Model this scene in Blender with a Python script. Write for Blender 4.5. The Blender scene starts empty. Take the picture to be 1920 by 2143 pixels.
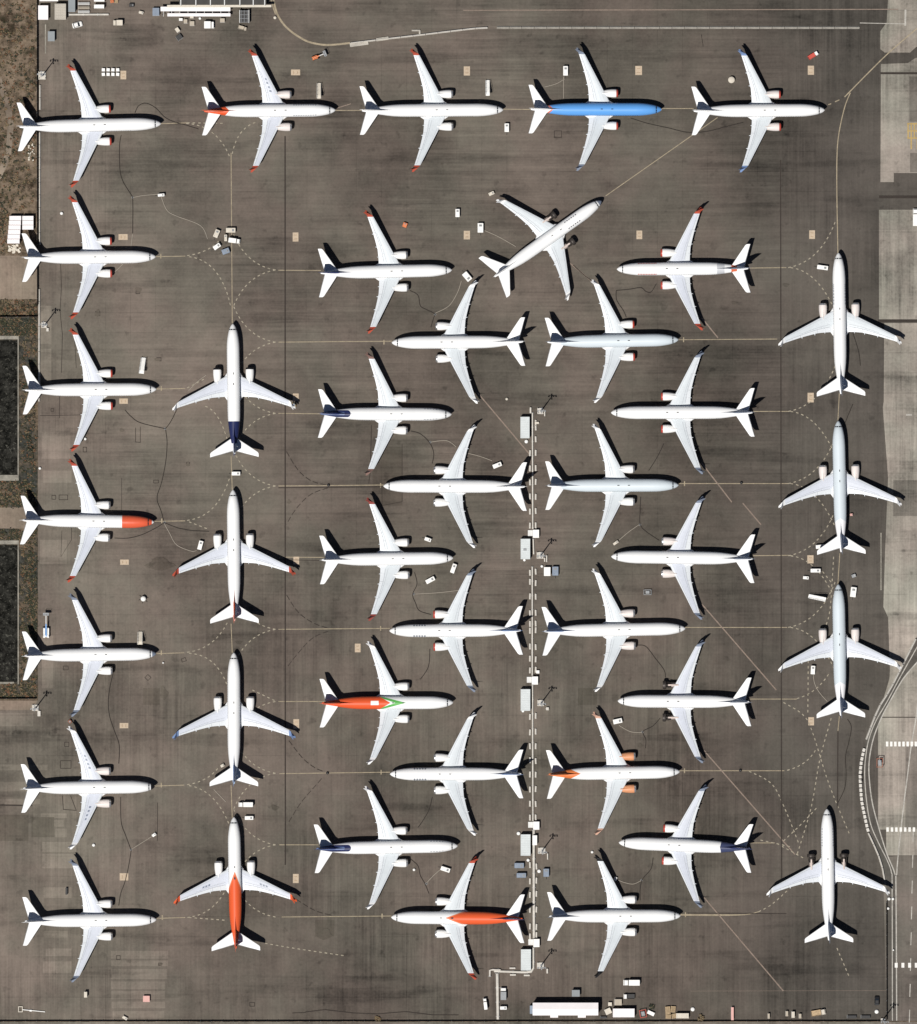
import bpy, math, random
from math import radians, sin, cos, pi, sqrt, atan2, hypot
from mathutils import Vector, Matrix

random.seed(7)
S = 0.14                                   # metres per photograph pixel


def W(px, py):
    return ((px - 960.0) * S, (1071.5 - py) * S)


scene = bpy.context.scene
COL = scene.collection

# ------------------------------------------------------------------ camera
CAM_H = 3000.0
cam_data = bpy.data.cameras.new("camera")
cam = bpy.data.objects.new("camera", cam_data)
COL.objects.link(cam)
cam.location = (0, 0, CAM_H)
cam.rotation_euler = (0, 0, 0)
cam_data.sensor_fit = 'VERTICAL'
cam_data.angle = 2 * math.atan(2143 * S / 2 / CAM_H)
cam_data.clip_start = 10
cam_data.clip_end = 20000
scene.camera = cam

# ------------------------------------------------------------------ light
SUN_DIR = Vector((0.265, 0.36, -1.0)).normalized()      # the way light travels
elev = math.asin(-SUN_DIR.z)
world = bpy.data.worlds.new("World")
scene.world = world
world.use_nodes = True
wn = world.node_tree
bg = wn.nodes["Background"]
sky = wn.nodes.new("ShaderNodeTexSky")
sky.sky_type = 'NISHITA'
sky.sun_disc = False
sky.sun_elevation = elev
sky.sun_rotation = atan2(-SUN_DIR.x, -SUN_DIR.y)
sky.air_density = 0.45
sky.dust_density = 0.3
sky.altitude = 0
wn.links.new(sky.outputs[0], bg.inputs[0])
bg.inputs[1].default_value = 0.05
sun_data = bpy.data.lights.new("sun", 'SUN')
sun_data.energy = 5.0
sun_data.angle = radians(0.5)
sun_data.color = (1.0, 0.97, 0.92)
sun = bpy.data.objects.new("sun", sun_data)
sun.rotation_euler = SUN_DIR.to_track_quat('-Z', 'Y').to_euler()
sun.location = (-100, -150, 400)
COL.objects.link(sun)

scene.view_settings.view_transform = 'Standard'
scene.view_settings.look = 'None'
scene.view_settings.exposure = 0.0
scene.view_settings.gamma = 1.0


# ------------------------------------------------------------------ materials
class NT:
    def __init__(self, name):
        self.m = bpy.data.materials.new(name)
        self.m.use_nodes = True
        self.t = self.m.node_tree
        self.b = self.t.nodes["Principled BSDF"]

    def n(self, typ, **kw):
        nd = self.t.nodes.new(typ)
        for k, v in kw.items():
            setattr(nd, k, v)
        return nd

    def put(self, sock, v):
        if isinstance(v, bpy.types.NodeSocket):
            self.t.links.new(v, sock)
        else:
            sock.default_value = v

    def math(self, op, a, b=None, c=None, clamp=False):
        nd = self.n("ShaderNodeMath", operation=op, use_clamp=clamp)
        self.put(nd.inputs[0], a)
        if b is not None:
            self.put(nd.inputs[1], b)
        if c is not None:
            self.put(nd.inputs[2], c)
        return nd.outputs[0]

    def pos(self):
        return self.n("ShaderNodeNewGeometry").outputs["Position"]

    def obj(self):
        return self.n("ShaderNodeTexCoord").outputs["Object"]

    def sep(self, v):
        s = self.n("ShaderNodeSeparateXYZ")
        self.put(s.inputs[0], v)
        return s.outputs[0], s.outputs[1], s.outputs[2]

    def noise(self, vec, scale, detail=3.0, rough=0.55, stretch=None, off=(0, 0, 0)):
        if stretch or off != (0, 0, 0):
            mp = self.n("ShaderNodeMapping")
            self.put(mp.inputs[0], vec)
            mp.inputs["Location"].default_value = off
            mp.inputs["Scale"].default_value = stretch or (1, 1, 1)
            vec = mp.outputs[0]
        nz = self.n("ShaderNodeTexNoise")
        self.put(nz.inputs["Vector"], vec)
        nz.inputs["Scale"].default_value = scale
        nz.inputs["Detail"].default_value = detail
        nz.inputs["Roughness"].default_value = rough
        return nz.outputs[0]

    def rng(self, v, a, b, c=0.0, d=1.0, smooth=False):
        m = self.n("ShaderNodeMapRange")
        if smooth:
            m.interpolation_type = 'SMOOTHSTEP'
        self.put(m.inputs[0], v)
        for i, x in enumerate((a, b, c, d)):
            m.inputs[i + 1].default_value = x
        return m.outputs[0]

    def mix(self, f, a, b):
        m = self.n("ShaderNodeMix", data_type='RGBA')
        self.put(m.inputs[0], f)
        for i, x in ((6, a), (7, b)):
            if not isinstance(x, bpy.types.NodeSocket) and len(x) == 3:
                x = (*x, 1)
            self.put(m.inputs[i], x)
        return m.outputs[2]

    def scale(self, col, f):
        v = self.n("ShaderNodeVectorMath", operation='SCALE')
        self.put(v.inputs[0], col if isinstance(col, bpy.types.NodeSocket) else col[:3])
        self.put(v.inputs[3], f)
        return v.outputs[0]

    def done(self, col, rough=0.9, metal=0.0, spec=0.3, bump=None, bump_d=0.02):
        if not isinstance(col, bpy.types.NodeSocket) and len(col) == 3:
            col = (*col, 1)
        self.put(self.b.inputs["Base Color"], col)
        self.put(self.b.inputs["Roughness"], rough)
        self.b.inputs["Metallic"].default_value = metal
        self.b.inputs["Specular IOR Level"].default_value = spec
        if bump is not None:
            bp = self.n("ShaderNodeBump")
            bp.inputs["Distance"].default_value = bump_d
            bp.inputs["Strength"].default_value = 0.5
            self.put(bp.inputs["Height"], bump)
            self.put(self.b.inputs["Normal"], bp.outputs[0])
        return self.m


_pm = {}


def paint(name, col, rough=0.55, metal=0.0, var=0.12, scale=0.8, spec=0.3):
    """plain coat with a little uneven wear"""
    if name in _pm:
        return _pm[name]
    t = NT(name)
    p = t.obj()
    n = t.noise(p, scale, 4, 0.6)
    n2 = t.noise(p, scale * 7, 2, 0.6)
    f = t.math('ADD', t.rng(n, 0.3, 0.7, 1 - var, 1 + var * 0.4), t.rng(n2, 0.3, 0.7, -var * 0.3, var * 0.3))
    _pm[name] = t.done(t.scale(col, f), rough, metal, spec)
    return _pm[name]


def pavement(name, col, amp=1.0, joints=True, region=True, light=1.0):
    t = NT(name)
    p = t.pos()
    x, y, z = t.sep(p)
    big = t.noise(p, 0.011, 4, 0.55)
    mid = t.noise(p, 0.07, 5, 0.62, off=(31, 7, 0))
    fine = t.noise(p, 1.3, 4, 0.7)
    hs = t.noise(p, 1.0, 4, 0.6, stretch=(0.012, 0.42, 1))
    hs2 = t.noise(p, 1.0, 3, 0.7, stretch=(0.045, 1.5, 1), off=(5, 9, 0))
    vs = t.noise(p, 1.0, 4, 0.6, stretch=(0.42, 0.012, 1), off=(3, 50, 0))
    vs2 = t.noise(p, 1.0, 3, 0.7, stretch=(1.5, 0.045, 1), off=(8, 2, 0))
    msk = t.noise(p, 0.018, 2, 0.5, off=(70, 20, 0))
    my = t.rng(t.math('ADD', y, t.math('MULTIPLY', msk, 60.0)), -20.0, 30.0, 1.0, 0.12, True)
    mx = t.rng(x, 92.0, 99.0, 0.0, 0.9, True)
    ml = t.rng(x, -95.0, -110.0, 0.0, 0.8, True)
    mv = t.math('MAXIMUM', t.math('MAXIMUM', my, mx), ml)
    mh = t.math('SUBTRACT', 1.08, mv)
    h = t.math('ADD', t.rng(hs, 0.3, 0.7, -0.20, 0.20), t.rng(hs2, 0.3, 0.7, -0.17, 0.17))
    v = t.math('ADD', t.rng(vs, 0.3, 0.7, -0.20, 0.20), t.rng(vs2, 0.3, 0.7, -0.17, 0.17))
    st = t.math('ADD', t.math('MULTIPLY', h, mh), t.math('MULTIPLY', v, mv))
    pm = t.noise(p, 0.022, 3, 0.6, off=(55, 12, 0))
    st = t.math('MULTIPLY', st, t.rng(pm, 0.38, 0.62, 0.30, 1.05))
    f = t.math('ADD', 1.0, t.math('MULTIPLY', st, amp))
    soft = t.noise(p, 0.028, 2, 0.45, off=(17, 91, 0))
    f = t.math('ADD', f, t.rng(soft, 0.36, 0.64, -0.17 * amp, 0.15 * amp, True))
    f = t.math('ADD', f, t.rng(big, 0.36, 0.64, -0.15 * amp, 0.13 * amp))
    f = t.math('ADD', f, t.rng(mid, 0.34, 0.66, -0.11 * amp, 0.13 * amp))
    f = t.math('ADD', f, t.rng(fine, 0.32, 0.68, -0.10 * amp, 0.10 * amp))
    blot = t.noise(p, 0.2, 4, 0.65, off=(90, 14, 0))
    f = t.math('ADD', f, t.rng(blot, 0.34, 0.66, -0.09 * amp, 0.09 * amp))
    # oil stains
    sp = t.noise(p, 0.28, 3, 0.5, off=(13, 77, 0))
    f = t.math('SUBTRACT', f, t.rng(sp, 0.62, 0.72, 0.0, 0.22 * amp, True))
    # rubber and soot drawn out by wheels and brooms
    tr = t.noise(p, 1.0, 4, 0.6, stretch=(0.018, 0.16, 1), off=(21, 61, 0))
    f = t.math('SUBTRACT', f, t.rng(tr, 0.55, 0.68, 0.0, 0.24 * amp, True))
    if joints:                                  # saw-cut slab joints, worn unevenly
        wob = t.rng(t.noise(p, 0.05, 3, 0.6, off=(9, 9, 0)), 0.4, 0.65, 0.0, 1.0)
        for ax, per, w, o in ((y, 5.9, 0.20, 0.3), (x, 7.35, 0.16, 0.9)):
            fr = t.math('FRACT', t.math('DIVIDE', t.math('ADD', ax, 900.0 + o), per))
            d = t.math('MULTIPLY', t.math('ABSOLUTE', t.math('SUBTRACT', fr, 0.5)), per)
            ln = t.rng(d, 0.0, w, 1.0, 0.0)
            f = t.math('SUBTRACT', f, t.math('MULTIPLY', t.math('MULTIPLY', ln, wob), 0.22 * amp))
        # whole slabs laid from slightly different mixes
        cell = t.n("ShaderNodeTexWhiteNoise", noise_dimensions='2D')
        cx = t.math('FLOOR', t.math('DIVIDE', x, 14.7))
        cy = t.math('FLOOR', t.math('DIVIDE', y, 5.9))
        cb = t.n("ShaderNodeCombineXYZ")
        t.put(cb.inputs[0], cx)
        t.put(cb.inputs[1], cy)
        t.put(cell.inputs["Vector"], cb.outputs[0])
        f = t.math('ADD', f, t.rng(cell.outputs[0], 0, 1, -0.05 * amp, 0.05 * amp))
    if region:                                  # old pale concrete in the west, newer dark asphalt in the east
        f = t.math('MULTIPLY', f, t.rng(x, -126.0, -40.0, 1.30, 1.0, True))
        f = t.math('MULTIPLY', f, t.rng(x, 20.0, 112.0, 1.0, 0.72, True))
        f = t.math('MULTIPLY', f, light)
    hue = t.noise(p, 0.035, 3, 0.6, off=(44, 3, 0))
    tint = t.mix(t.rng(hue, 0.40, 0.60), (col[0] * 1.05, col[1] * 0.985, col[2] * 0.975), (col[0] * 0.975, col[1] * 1.0, col[2] * 0.965))
    if region:
        tint = t.mix(t.rng(x, 70.0, 112.0, 0, 0.7), tint, (col[0] * 0.97, col[1] * 1.0, col[2] * 1.03))
    return t.done(t.scale(tint, f), 0.92, 0, 0.2)


def dirt_material():
    t = NT("dirt")
    p = t.pos()
    a = t.noise(p, 0.075, 7, 0.72)
    b = t.noise(p, 0.5, 5, 0.7, off=(4, 4, 0))
    c = t.noise(p, 2.2, 3, 0.7, off=(1, 8, 0))
    col = t.mix(t.rng(a, 0.38, 0.62), (0.020, 0.013, 0.008), (0.185, 0.140, 0.100))
    col = t.mix(t.rng(b, 0.48, 0.66, 0, 0.85), col, (0.19, 0.145, 0.105))
    col = t.mix(t.rng(b, 0.5, 0.3, 0, 0.8), col, (0.026, 0.026, 0.015))
    col = t.scale(col, t.rng(c, 0.25, 0.75, 0.72, 1.25))
    return t.done(col, 1.0, 0, 0.1, c, 0.05)


def worn_paint(name, col, keep=0.5, scale=0.6):
    """road paint, scuffed: only the tone breaks up"""
    t = NT(name)
    p = t.pos()
    n = t.noise(p, scale, 5, 0.7)
    n2 = t.noise(p, scale * 6, 3, 0.7)
    f = t.math('ADD', t.rng(n, 0.3, 0.7, keep, 1.0), t.rng(n2, 0.3, 0.7, -0.12, 0.12))
    return t.done(t.scale(col, f), 0.85, 0, 0.2)


M_ASPHALT = pavement("apron_concrete", (0.0985, 0.0850, 0.0715))
M_ASPHALT_L = pavement("apron_pale_patch", (0.0985, 0.0850, 0.0715), light=1.30)
M_ASPHALT_D = pavement("apron_dark_patch", (0.089, 0.077, 0.063), light=0.88)
M_ROAD = pavement("road_asphalt", (0.072, 0.066, 0.059), joints=False, region=False)
M_PAD = pavement("pale_concrete", (0.222, 0.205, 0.178), amp=1.25, region=False)
M_PAD2 = pavement("grey_concrete", (0.135, 0.124, 0.108), amp=1.2, region=False)
M_TAXI = pavement("taxiway_asphalt", (0.112, 0.100, 0.087), amp=1.0, region=False)
M_TRACK = pavement("dirt_track", (0.19, 0.155, 0.122), amp=1.0, joints=False, region=False)
M_DIRT = dirt_material()
M_LINE = worn_paint("pale_line_paint", (0.36, 0.30, 0.21), 0.55)
M_LINE_PINK = worn_paint("faded_pink_line", (0.24, 0.185, 0.15), 0.65)
M_LINE_W = worn_paint("white_line_paint", (0.46, 0.435, 0.39), 0.55)
M_DASH = worn_paint("dash_paint", (0.34, 0.30, 0.23), 0.6)
M_SEAL = worn_paint("tar_seal", (0.040, 0.032, 0.027), 0.7)
M_TAN = worn_paint("tan_panel_paint", (0.47, 0.375, 0.275), 0.8)
M_TANDARK = worn_paint("tan_panel_number", (0.38, 0.28, 0.19), 0.7)
M_YEL = worn_paint("yellow_paint", (0.42, 0.30, 0.12), 0.7)


def pond_material():
    t = NT("pond_cover")
    p = t.pos()
    a = t.noise(p, 0.45, 5, 0.8)
    b = t.noise(p, 0.1, 4, 0.6, off=(3, 3, 0))
    c = t.noise(p, 1.1, 3, 0.75, off=(9, 2, 0))
    col = t.mix(t.rng(a, 0.40, 0.64), (0.004, 0.004, 0.0035), (0.030, 0.029, 0.025))
    col = t.mix(t.rng(c, 0.57, 0.66, 0, 0.8), col, (0.085, 0.082, 0.068))
    col = t.scale(col, t.rng(b, 0.3, 0.7, 0.75, 1.25))
    return t.done(col, 0.9, 0, 0.03, a, 0.05)


M_POND = pond_material()


def verge_material():
    t = NT("verge")
    p = t.pos()
    a = t.noise(p, 0.11, 6, 0.7, off=(2, 30, 0))
    b = t.noise(p, 0.45, 5, 0.72, off=(8, 4, 0))
    c = t.noise(p, 1.5, 3, 0.7)
    col = t.mix(t.rng(a, 0.42, 0.62), (0.040, 0.041, 0.036), (0.120, 0.088, 0.060))
    col = t.mix(t.rng(b, 0.52, 0.36, 0, 0.9), col, (0.018, 0.019, 0.015))
    col = t.mix(t.rng(b, 0.60, 0.70, 0, 0.7), col, (0.16, 0.145, 0.12))
    return t.done(t.scale(col, t.rng(c, 0.3, 0.7, 0.65, 1.35)), 1.0, 0, 0.05, b, 0.05)


M_VERGE = verge_material()


# ------------------------------------------------------------------ mesh building
class MB:
    def __init__(self):
        self.v, self.f, self.mi, self.sm = [], [], [], []

    def add(self, verts, faces, mi=0, smooth=False):
        o = len(self.v)
        self.v += [tuple(p) for p in verts]
        for f in faces:
            self.f.append(tuple(i + o for i in f))
            self.mi.append(mi)
            self.sm.append(smooth)

    def box(self, c, s, rot=0.0, mi=0, taper=1.0, tx=None):
        x, y, z = s[0] / 2, s[1] / 2, s[2] / 2
        tx = taper if tx is None else tx
        vs = []
        for k, (fx, fy) in ((-1, (1, 1)), (1, (tx, taper))):
            for a, b in ((-1, -1), (1, -1), (1, 1), (-1, 1)):
                px, py = a * x * fx, b * y * fy
                vs.append((c[0] + px * cos(rot) - py * sin(rot), c[1] + px * sin(rot) + py * cos(rot), c[2] + k * z))
        self.add(vs, [(3, 2, 1, 0), (4, 5, 6, 7), (0, 1, 5, 4), (1, 2, 6, 5), (2, 3, 7, 6), (3, 0, 4, 7)], mi)

    def bbox(self, c, s, b=0.06, rot=0.0, mi=0):
        """box with chamfered vertical and top edges"""
        x, y = s[0] / 2, s[1] / 2
        z0, z1 = c[2] - s[2] / 2, c[2] + s[2] / 2
        b = min(b, x * 0.6, y * 0.6, s[2] * 0.5)

        def ring(e, z):
            xx, yy = x - e, y - e
            pts = [(-xx + b, -yy), (xx - b, -yy), (xx, -yy + b), (xx, yy - b), (xx - b, yy), (-xx + b, yy), (-xx, yy - b), (-xx, -yy + b)]
            return [(c[0] + p * cos(rot) - q * sin(rot), c[1] + p * sin(rot) + q * cos(rot), z) for p, q in pts]
        vs = ring(0, z0) + ring(0, z1 - b) + ring(b * 0.8, z1)
        fs = [tuple(range(7, -1, -1)), tuple(range(16, 24))]
        for r in (0, 8):
            for i in range(8):
                j = (i + 1) % 8
                fs.append((r + i, r + j, r + 8 + j, r + 8 + i))
        self.add(vs, fs, mi)

    def cyl(self, p0, p1, r0, r1=None, n=10, mi=0, smooth=True, caps=True):
        r1 = r0 if r1 is None else r1
        p0, p1 = Vector(p0), Vector(p1)
        d = (p1 - p0).normalized()
        a = d.orthogonal().normalized()
        b = d.cross(a)
        vs = []
        for p, r in ((p0, r0), (p1, r1)):
            for i in range(n):
                t = 2 * pi * i / n
                vs.append(p + a * (r * cos(t)) + b * (r * sin(t)))
        self.add(vs, [(i, (i + 1) % n, n + (i + 1) % n, n + i) for i in range(n)], mi, smooth)
        if caps:
            self.add(vs, [tuple(range(n - 1, -1, -1)), tuple(range(n, 2 * n))], mi)

    def loft(self, rings, mi=0, smooth=True, cap=True, closed=True):
        n = len(rings[0])
        vs = [p for r in rings for p in r]
        fs = []
        for k in range(len(rings) - 1):
            for i in range(n if closed else n - 1):
                j = (i + 1) % n
                fs.append((k * n + i, k * n + j, (k + 1) * n + j, (k + 1) * n + i))
        self.add(vs, fs, mi, smooth)
        if cap:
            m = len(rings) - 1
            self.add([*rings[0], *rings[m]], [tuple(range(n - 1, -1, -1)), tuple(range(n, 2 * n))], mi)

    def prism(self, poly, z0, z1, mi=0):
        n = len(poly)
        vs = [(p[0], p[1], z0) for p in poly] + [(p[0], p[1], z1) for p in poly]
        self.add(vs, [tuple(range(n - 1, -1, -1)), tuple(range(n, 2 * n))] + [(i, (i + 1) % n, n + (i + 1) % n, n + i) for i in range(n)], mi)

    def ribbon(self, pts, w, z, mi=0):
        P = [Vector((p[0], p[1])) for p in pts]
        L, R = [], []
        for i, p in enumerate(P):
            d0 = (P[i] - P[i - 1]).normalized() if i else (P[1] - P[0]).normalized()
            d1 = (P[i + 1] - P[i]).normalized() if i < len(P) - 1 else d0
            t = (d0 + d1)
            t = t.normalized() if t.length > 1e-6 else d0
            nrm = Vector((-t.y, t.x))
            k = max(0.5, nrm.dot(Vector((-d0.y, d0.x))))
            L.append(p + nrm * (w / 2 / k))
            R.append(p - nrm * (w / 2 / k))
        vs = [(*p, z) for p in L] + [(*p, z) for p in R]
        n = len(P)
        self.add(vs, [(n + i, n + i + 1, i + 1, i) for i in range(n - 1)], mi)

    def tube(self, pts, r, n=6, mi=0):
        P = [Vector(p) for p in pts]
        rings = []
        for i, p in enumerate(P):
            d = (P[min(i + 1, len(P) - 1)] - P[max(i - 1, 0)]).normalized()
            a = d.cross(Vector((0, 0, 1)))
            a = a.normalized() if a.length > 1e-4 else Vector((1, 0, 0))
            b = a.cross(d)
            rings.append([p + a * (r * cos(2 * pi * k / n)) + b * (r * sin(2 * pi * k / n)) for k in range(n)])
        self.loft(rings, mi)

    def mesh(self, name, mats):
        me = bpy.data.meshes.new(name)
        me.from_pydata(self.v, [], self.f)
        for m in (mats if isinstance(mats, (list, tuple)) else [mats]):
            me.materials.append(m)
        me.polygons.foreach_set("material_index", self.mi)
        me.polygons.foreach_set("use_smooth", self.sm)
        me.validate()
        me.update()
        return me

    def build(self, name, mats, parent=None):
        return put(name, self.mesh(name, mats), parent)


def put(name, me, parent=None, mat=None):
    o = bpy.data.objects.new(name, me)
    COL.objects.link(o)
    if parent is not None:
        o.parent = parent
    if mat is not None:
        o.material_slots[0].link = 'OBJECT'
        o.material_slots[0].material = mat
    return o


def thing(name, label, cat, px, py, rot=0.0, group=None, z=0.0):
    o = bpy.data.objects.new(name, None)
    COL.objects.link(o)
    x, y = W(px, py)
    o.location = (x, y, z)
    o.rotation_euler = (0, 0, radians(rot))
    o.empty_display_size = 0.3
    o["label"] = label
    o["category"] = cat
    if group:
        o["group"] = group
    return o


def tag(o, label, cat, group=None):
    o["label"] = label
    o["category"] = cat
    if group:
        o["group"] = group
    return o


def struct(name, mb, mats):
    o = mb.build(name, mats)
    o["kind"] = "structure"
    return o


def stuff(name, mb, mats, label):
    o = mb.build(name, mats)
    o["kind"] = "stuff"
    o["label"] = label
    o["category"] = "ground cover"
    return o


def rect_px(x0, y0, x1, y1):
    a, b = W(x0, y1), W(x1, y0)
    return [(a[0], a[1]), (b[0], a[1]), (b[0], b[1]), (a[0], b[1])]


def sheet(mb, poly, z, mi=0):
    mb.add([(p[0], p[1], z) for p in poly], [tuple(range(len(poly)))], mi)


def spline(pts, n=8):
    """Catmull-Rom through px points"""
    if len(pts) < 3:
        return pts
    out = []
    P = [pts[0]] + list(pts) + [pts[-1]]
    for i in range(1, len(P) - 2):
        p0, p1, p2, p3 = P[i - 1], P[i], P[i + 1], P[i + 2]
        for k in range(n):
            t = k / n
            out.append(tuple(0.5 * (2 * p1[a] + (p2[a] - p0[a]) * t + (2 * p0[a] - 5 * p1[a] + 4 * p2[a] - p3[a]) * t * t
                                    + (3 * p1[a] - p0[a] - 3 * p2[a] + p3[a]) * t ** 3) for a in (0, 1)))
    out.append(pts[-1])
    return out


def walk(pts, step, length):
    """cut a polyline into dashes"""
    out, acc = [], 0.0
    segs = list(zip(pts[:-1], pts[1:]))
    tot = sum(hypot(b[0] - a[0], b[1] - a[1]) for a, b in segs)

    def at(d):
        for a, b in segs:
            l = hypot(b[0] - a[0], b[1] - a[1])
            if d <= l or (a, b) == segs[-1]:
                t = d / l if l else 0
                return (a[0] + (b[0] - a[0]) * t, a[1] + (b[1] - a[1]) * t)
            d -= l
    d = 0.0
    while d + length <= tot:
        out.append((at(d), at(d + length)))
        d += step
    return out


# ================================================================== GROUND
g = MB()
sheet(g, [(-3500, -3500), (3500, -3500), (3500, 3500), (-3500, 3500)], -0.06)
struct("ground", g, M_DIRT)

g = MB()
x0, _ = W(80, 0)
sheet(g, [(x0, W(0, 2137)[1]), (700, W(0, 2137)[1]), (700, 420), (x0, 420)], 0.0)
a = W(0, 1466)
sheet(g, [(-500, W(0, 2137)[1]), (x0, W(0, 2137)[1]), (x0, a[1]), (-500, a[1])], 0.0)
struct("apron", g, M_ASPHALT)
g = MB()
sheet(g, [(-500, -420), (700, -420), (700, W(0, 2139)[1]), (-500, W(0, 2139)[1])], -0.01)
struct("road", g, M_PAD2)

# old repairs in the paving, cut as rectangles
g = MB()
zz = 0.006
for i, r in enumerate([(86, 1702, 140, 1712), (86, 1716, 134, 1730), (116, 1734, 140, 1752), (89, 1762, 160, 1783), (89, 1787, 158, 1817), (92, 1857, 150, 1879), (92, 1948, 142, 1962), (96, 1985, 150, 2001), (90, 2012, 150, 2036),
                       (233, 1990, 352, 2006), (233, 2010, 352, 2022), (233, 2028, 350, 2049), (233, 2054, 346, 2070), (233, 2074, 346, 2090), (234, 2096, 346, 2110), (236, 2116, 344, 2130),
                       (88, 905, 148, 960), (84, 640, 108, 720), (84, 730, 108, 800), (84, 1130, 140, 1180), (0, 1636, 76, 1656), (0, 1672, 84, 1683), (0, 1600, 100, 1612), (88, 1330, 112, 1440), (90, 985, 150, 1010), (0, 1492, 70, 1520)]):
    sheet(g, rect_px(*r), zz + i * 0.0002)
struct("pale_paving_patch", g, M_ASPHALT_L)
g = MB()
for i, r in enumerate([(66, 1710, 114, 1752), (0, 1705, 60, 1760), (1210, 1440, 1250, 1475), (660, 1925, 700, 1960), (300, 1440, 335, 1475), (780, 935, 842, 1058)]):
    sheet(g, rect_px(*r), zz + 0.006 + i * 0.0004)
struct("dark_paving_patch", g, M_ASPHALT_D)

# concrete pads along the right
g = MB()
padA = [(1878, -300), (2900, -300), (2900, 98), (1918, 98), (1905, 110), (1852, 110), (1843, 103), (1843, 65), (1856, 47)]
padB = [(1844, 134), (1900, 132), (1917, 121), (2900, 121), (2900, 362), (1871, 362), (1871, 381), (1843, 381)]
padC = [(1840, 439), (2900, 439), (2900, 668), (1840, 668)]
padD = [(1851, 676), (2900, 676), (2900, 1500), (1838, 1500), (1862, 1420), (1863, 1400), (1859, 1292), (1849, 1270), (1853, 1150), (1859, 1000), (1848, 852), (1850, 840)]
padE = [(1838, 1500.5), (2900, 1500.5), (2900, 1790), (1855, 1790), (1855, 1736), (1838, 1736)]
ga = MB()
sheet(ga, [W(*p) for p in reversed(padA)], 0.02)
struct("corner_pad", ga, pavement("bleached_concrete", (0.262, 0.242, 0.208), amp=1.1, region=False))
for i, pd in enumerate((padB, padC, padD, padE)):
    sheet(g, [W(*p) for p in reversed(pd)], 0.02 + i * 0.0005)
struct("concrete_pad", g, M_PAD)
g = MB()
for i, r in enumerate([(1903, 160, 2900, 255), (1905, 320, 2900, 360), (1895, 1560, 2900, 1735), (1870, 1005, 2900, 1080)]):
    sheet(g, rect_px(*r), 0.026 + i * 0.0005)
struct("weathered_concrete", g, M_PAD2)
g = MB()
for i, pd in enumerate([[(1848, 1795), (1880, 1791), (2900, 1791), (2900, 2136), (1856, 2136)]]):
    sheet(g, [W(*p) for p in reversed(pd)], 0.024)
struct("taxiway", g, M_TAXI)
g = MB()
for i, r in enumerate([(1843, 151, 2900, 155.5), (1840, 409, 2900, 415), (1838, 669, 2900, 674), (1838, 1500, 2900, 1502)]):
    sheet(g, rect_px(*r), 0.032 + i * 0.0005)
struct("pavement_joint", g, M_SEAL)

ROAD_L = [(1925, 1322), (1917, 1337), (1891, 1389), (1863, 1443), (1840, 1480), (1826, 1514), (1814, 1546), (1807, 1580), (1803, 1623), (1806, 1677), (1814, 1726), (1831, 1771), (1843, 1800), (1852, 1828), (1856, 1863), (1857, 2136)]
ROAD_M = [(1925, 1345), (1886, 1414), (1857, 1468), (1834, 1508), (1820, 1543), (1813, 1577), (1810, 1620), (1814, 1677), (1823, 1726), (1840, 1766), (1857, 1800), (1866, 1826), (1867.5, 1863), (1868, 2136)]
ROAD_R = [(1925, 1380), (1891, 1420), (1863, 1468), (1846, 1500), (1831, 1537), (1823, 1568), (1819, 1600), (1820, 1634), (1826, 1680), (1840, 1734), (1857, 1788), (1873, 1828), (1875.5, 1863), (1877, 2136)]
g = MB()
lf, rt = spline(ROAD_L), spline(ROAD_R)
poly = [W(*p) for p in lf] + [W(*p) for p in reversed(rt)]
n = 120


def resample(pts, n):
    d = [0]
    for a, b in zip(pts[:-1], pts[1:]):
        d.append(d[-1] + hypot(b[0] - a[0], b[1] - a[1]))
    out = []
    for k in range(n):
        t = d[-1] * k / (n - 1)
        i = max(j for j in range(len(d)) if d[j] <= t + 1e-9)
        i = min(i, len(pts) - 2)
        u = (t - d[i]) / max(1e-9, d[i + 1] - d[i])
        out.append((pts[i][0] + (pts[i + 1][0] - pts[i][0]) * u, pts[i][1] + (pts[i + 1][1] - pts[i][1]) * u))
    return out


A, B = resample(lf, n), resample(rt, n)
vs = [(*W(*p), 0.036) for p in A] + [(*W(*p), 0.036) for p in B]
g.add(vs, [(i, n + i, n + i + 1, i + 1) for i in range(n - 1)])
struct("service_road", g, M_ROAD)
g = MB()
g.ribbon([W(*p) for p in spline(ROAD_M)], 0.28, 0.042)
g.ribbon([W(*p) for p in spline(ROAD_R)], 0.34, 0.044)
g.ribbon([W(*p) for p in spline([(1921, 1470), (1917, 1506), (1908, 1557), (1900, 1620), (1891, 1691), (1880, 1791), (1877, 1831)])], 0.34, 0.047)
g.ribbon([W(1895.5, 20), W(1895, 54)], 0.55, 0.046)
g.ribbon([W(1800, 48), W(1893, 50)], 0.22, 0.048)
cb = MB()
for i, (cx, cy, nn, st, w, h) in enumerate([(1857, 1557, 9, 8.6, 5, 10), (1858, 1736, 9, 9.2, 5, 9), (1876, 2020, 5, 14, 6, 10)]):
    for k in range(nn + 6):
        sheet(cb, rect_px(cx + k * st - w / 2, cy - h / 2, cx + k * st + w / 2, cy + h / 2), 0.060 + i * 0.0005)
struct("crossing_marking", cb, worn_paint("crossing_paint", (0.78, 0.76, 0.72), 0.8))
for k in range(8):
    g.ribbon([W(1912 - k * 1.1, 1735 + k * 54), W(1911 - k * 1.1, 1762 + k * 54)], 0.26, 0.054)
g.ribbon([W(1897, 868), W(1909, 868)], 0.5, 0.049)
struct("white_road_marking", g, M_LINE_W)
g = MB()
for k in range(4):
    g.ribbon([W(1901 + k * 6.5, 257), W(1901 + k * 6.5, 290 + (k % 2) * 22)], 0.42, 0.051)
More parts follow.
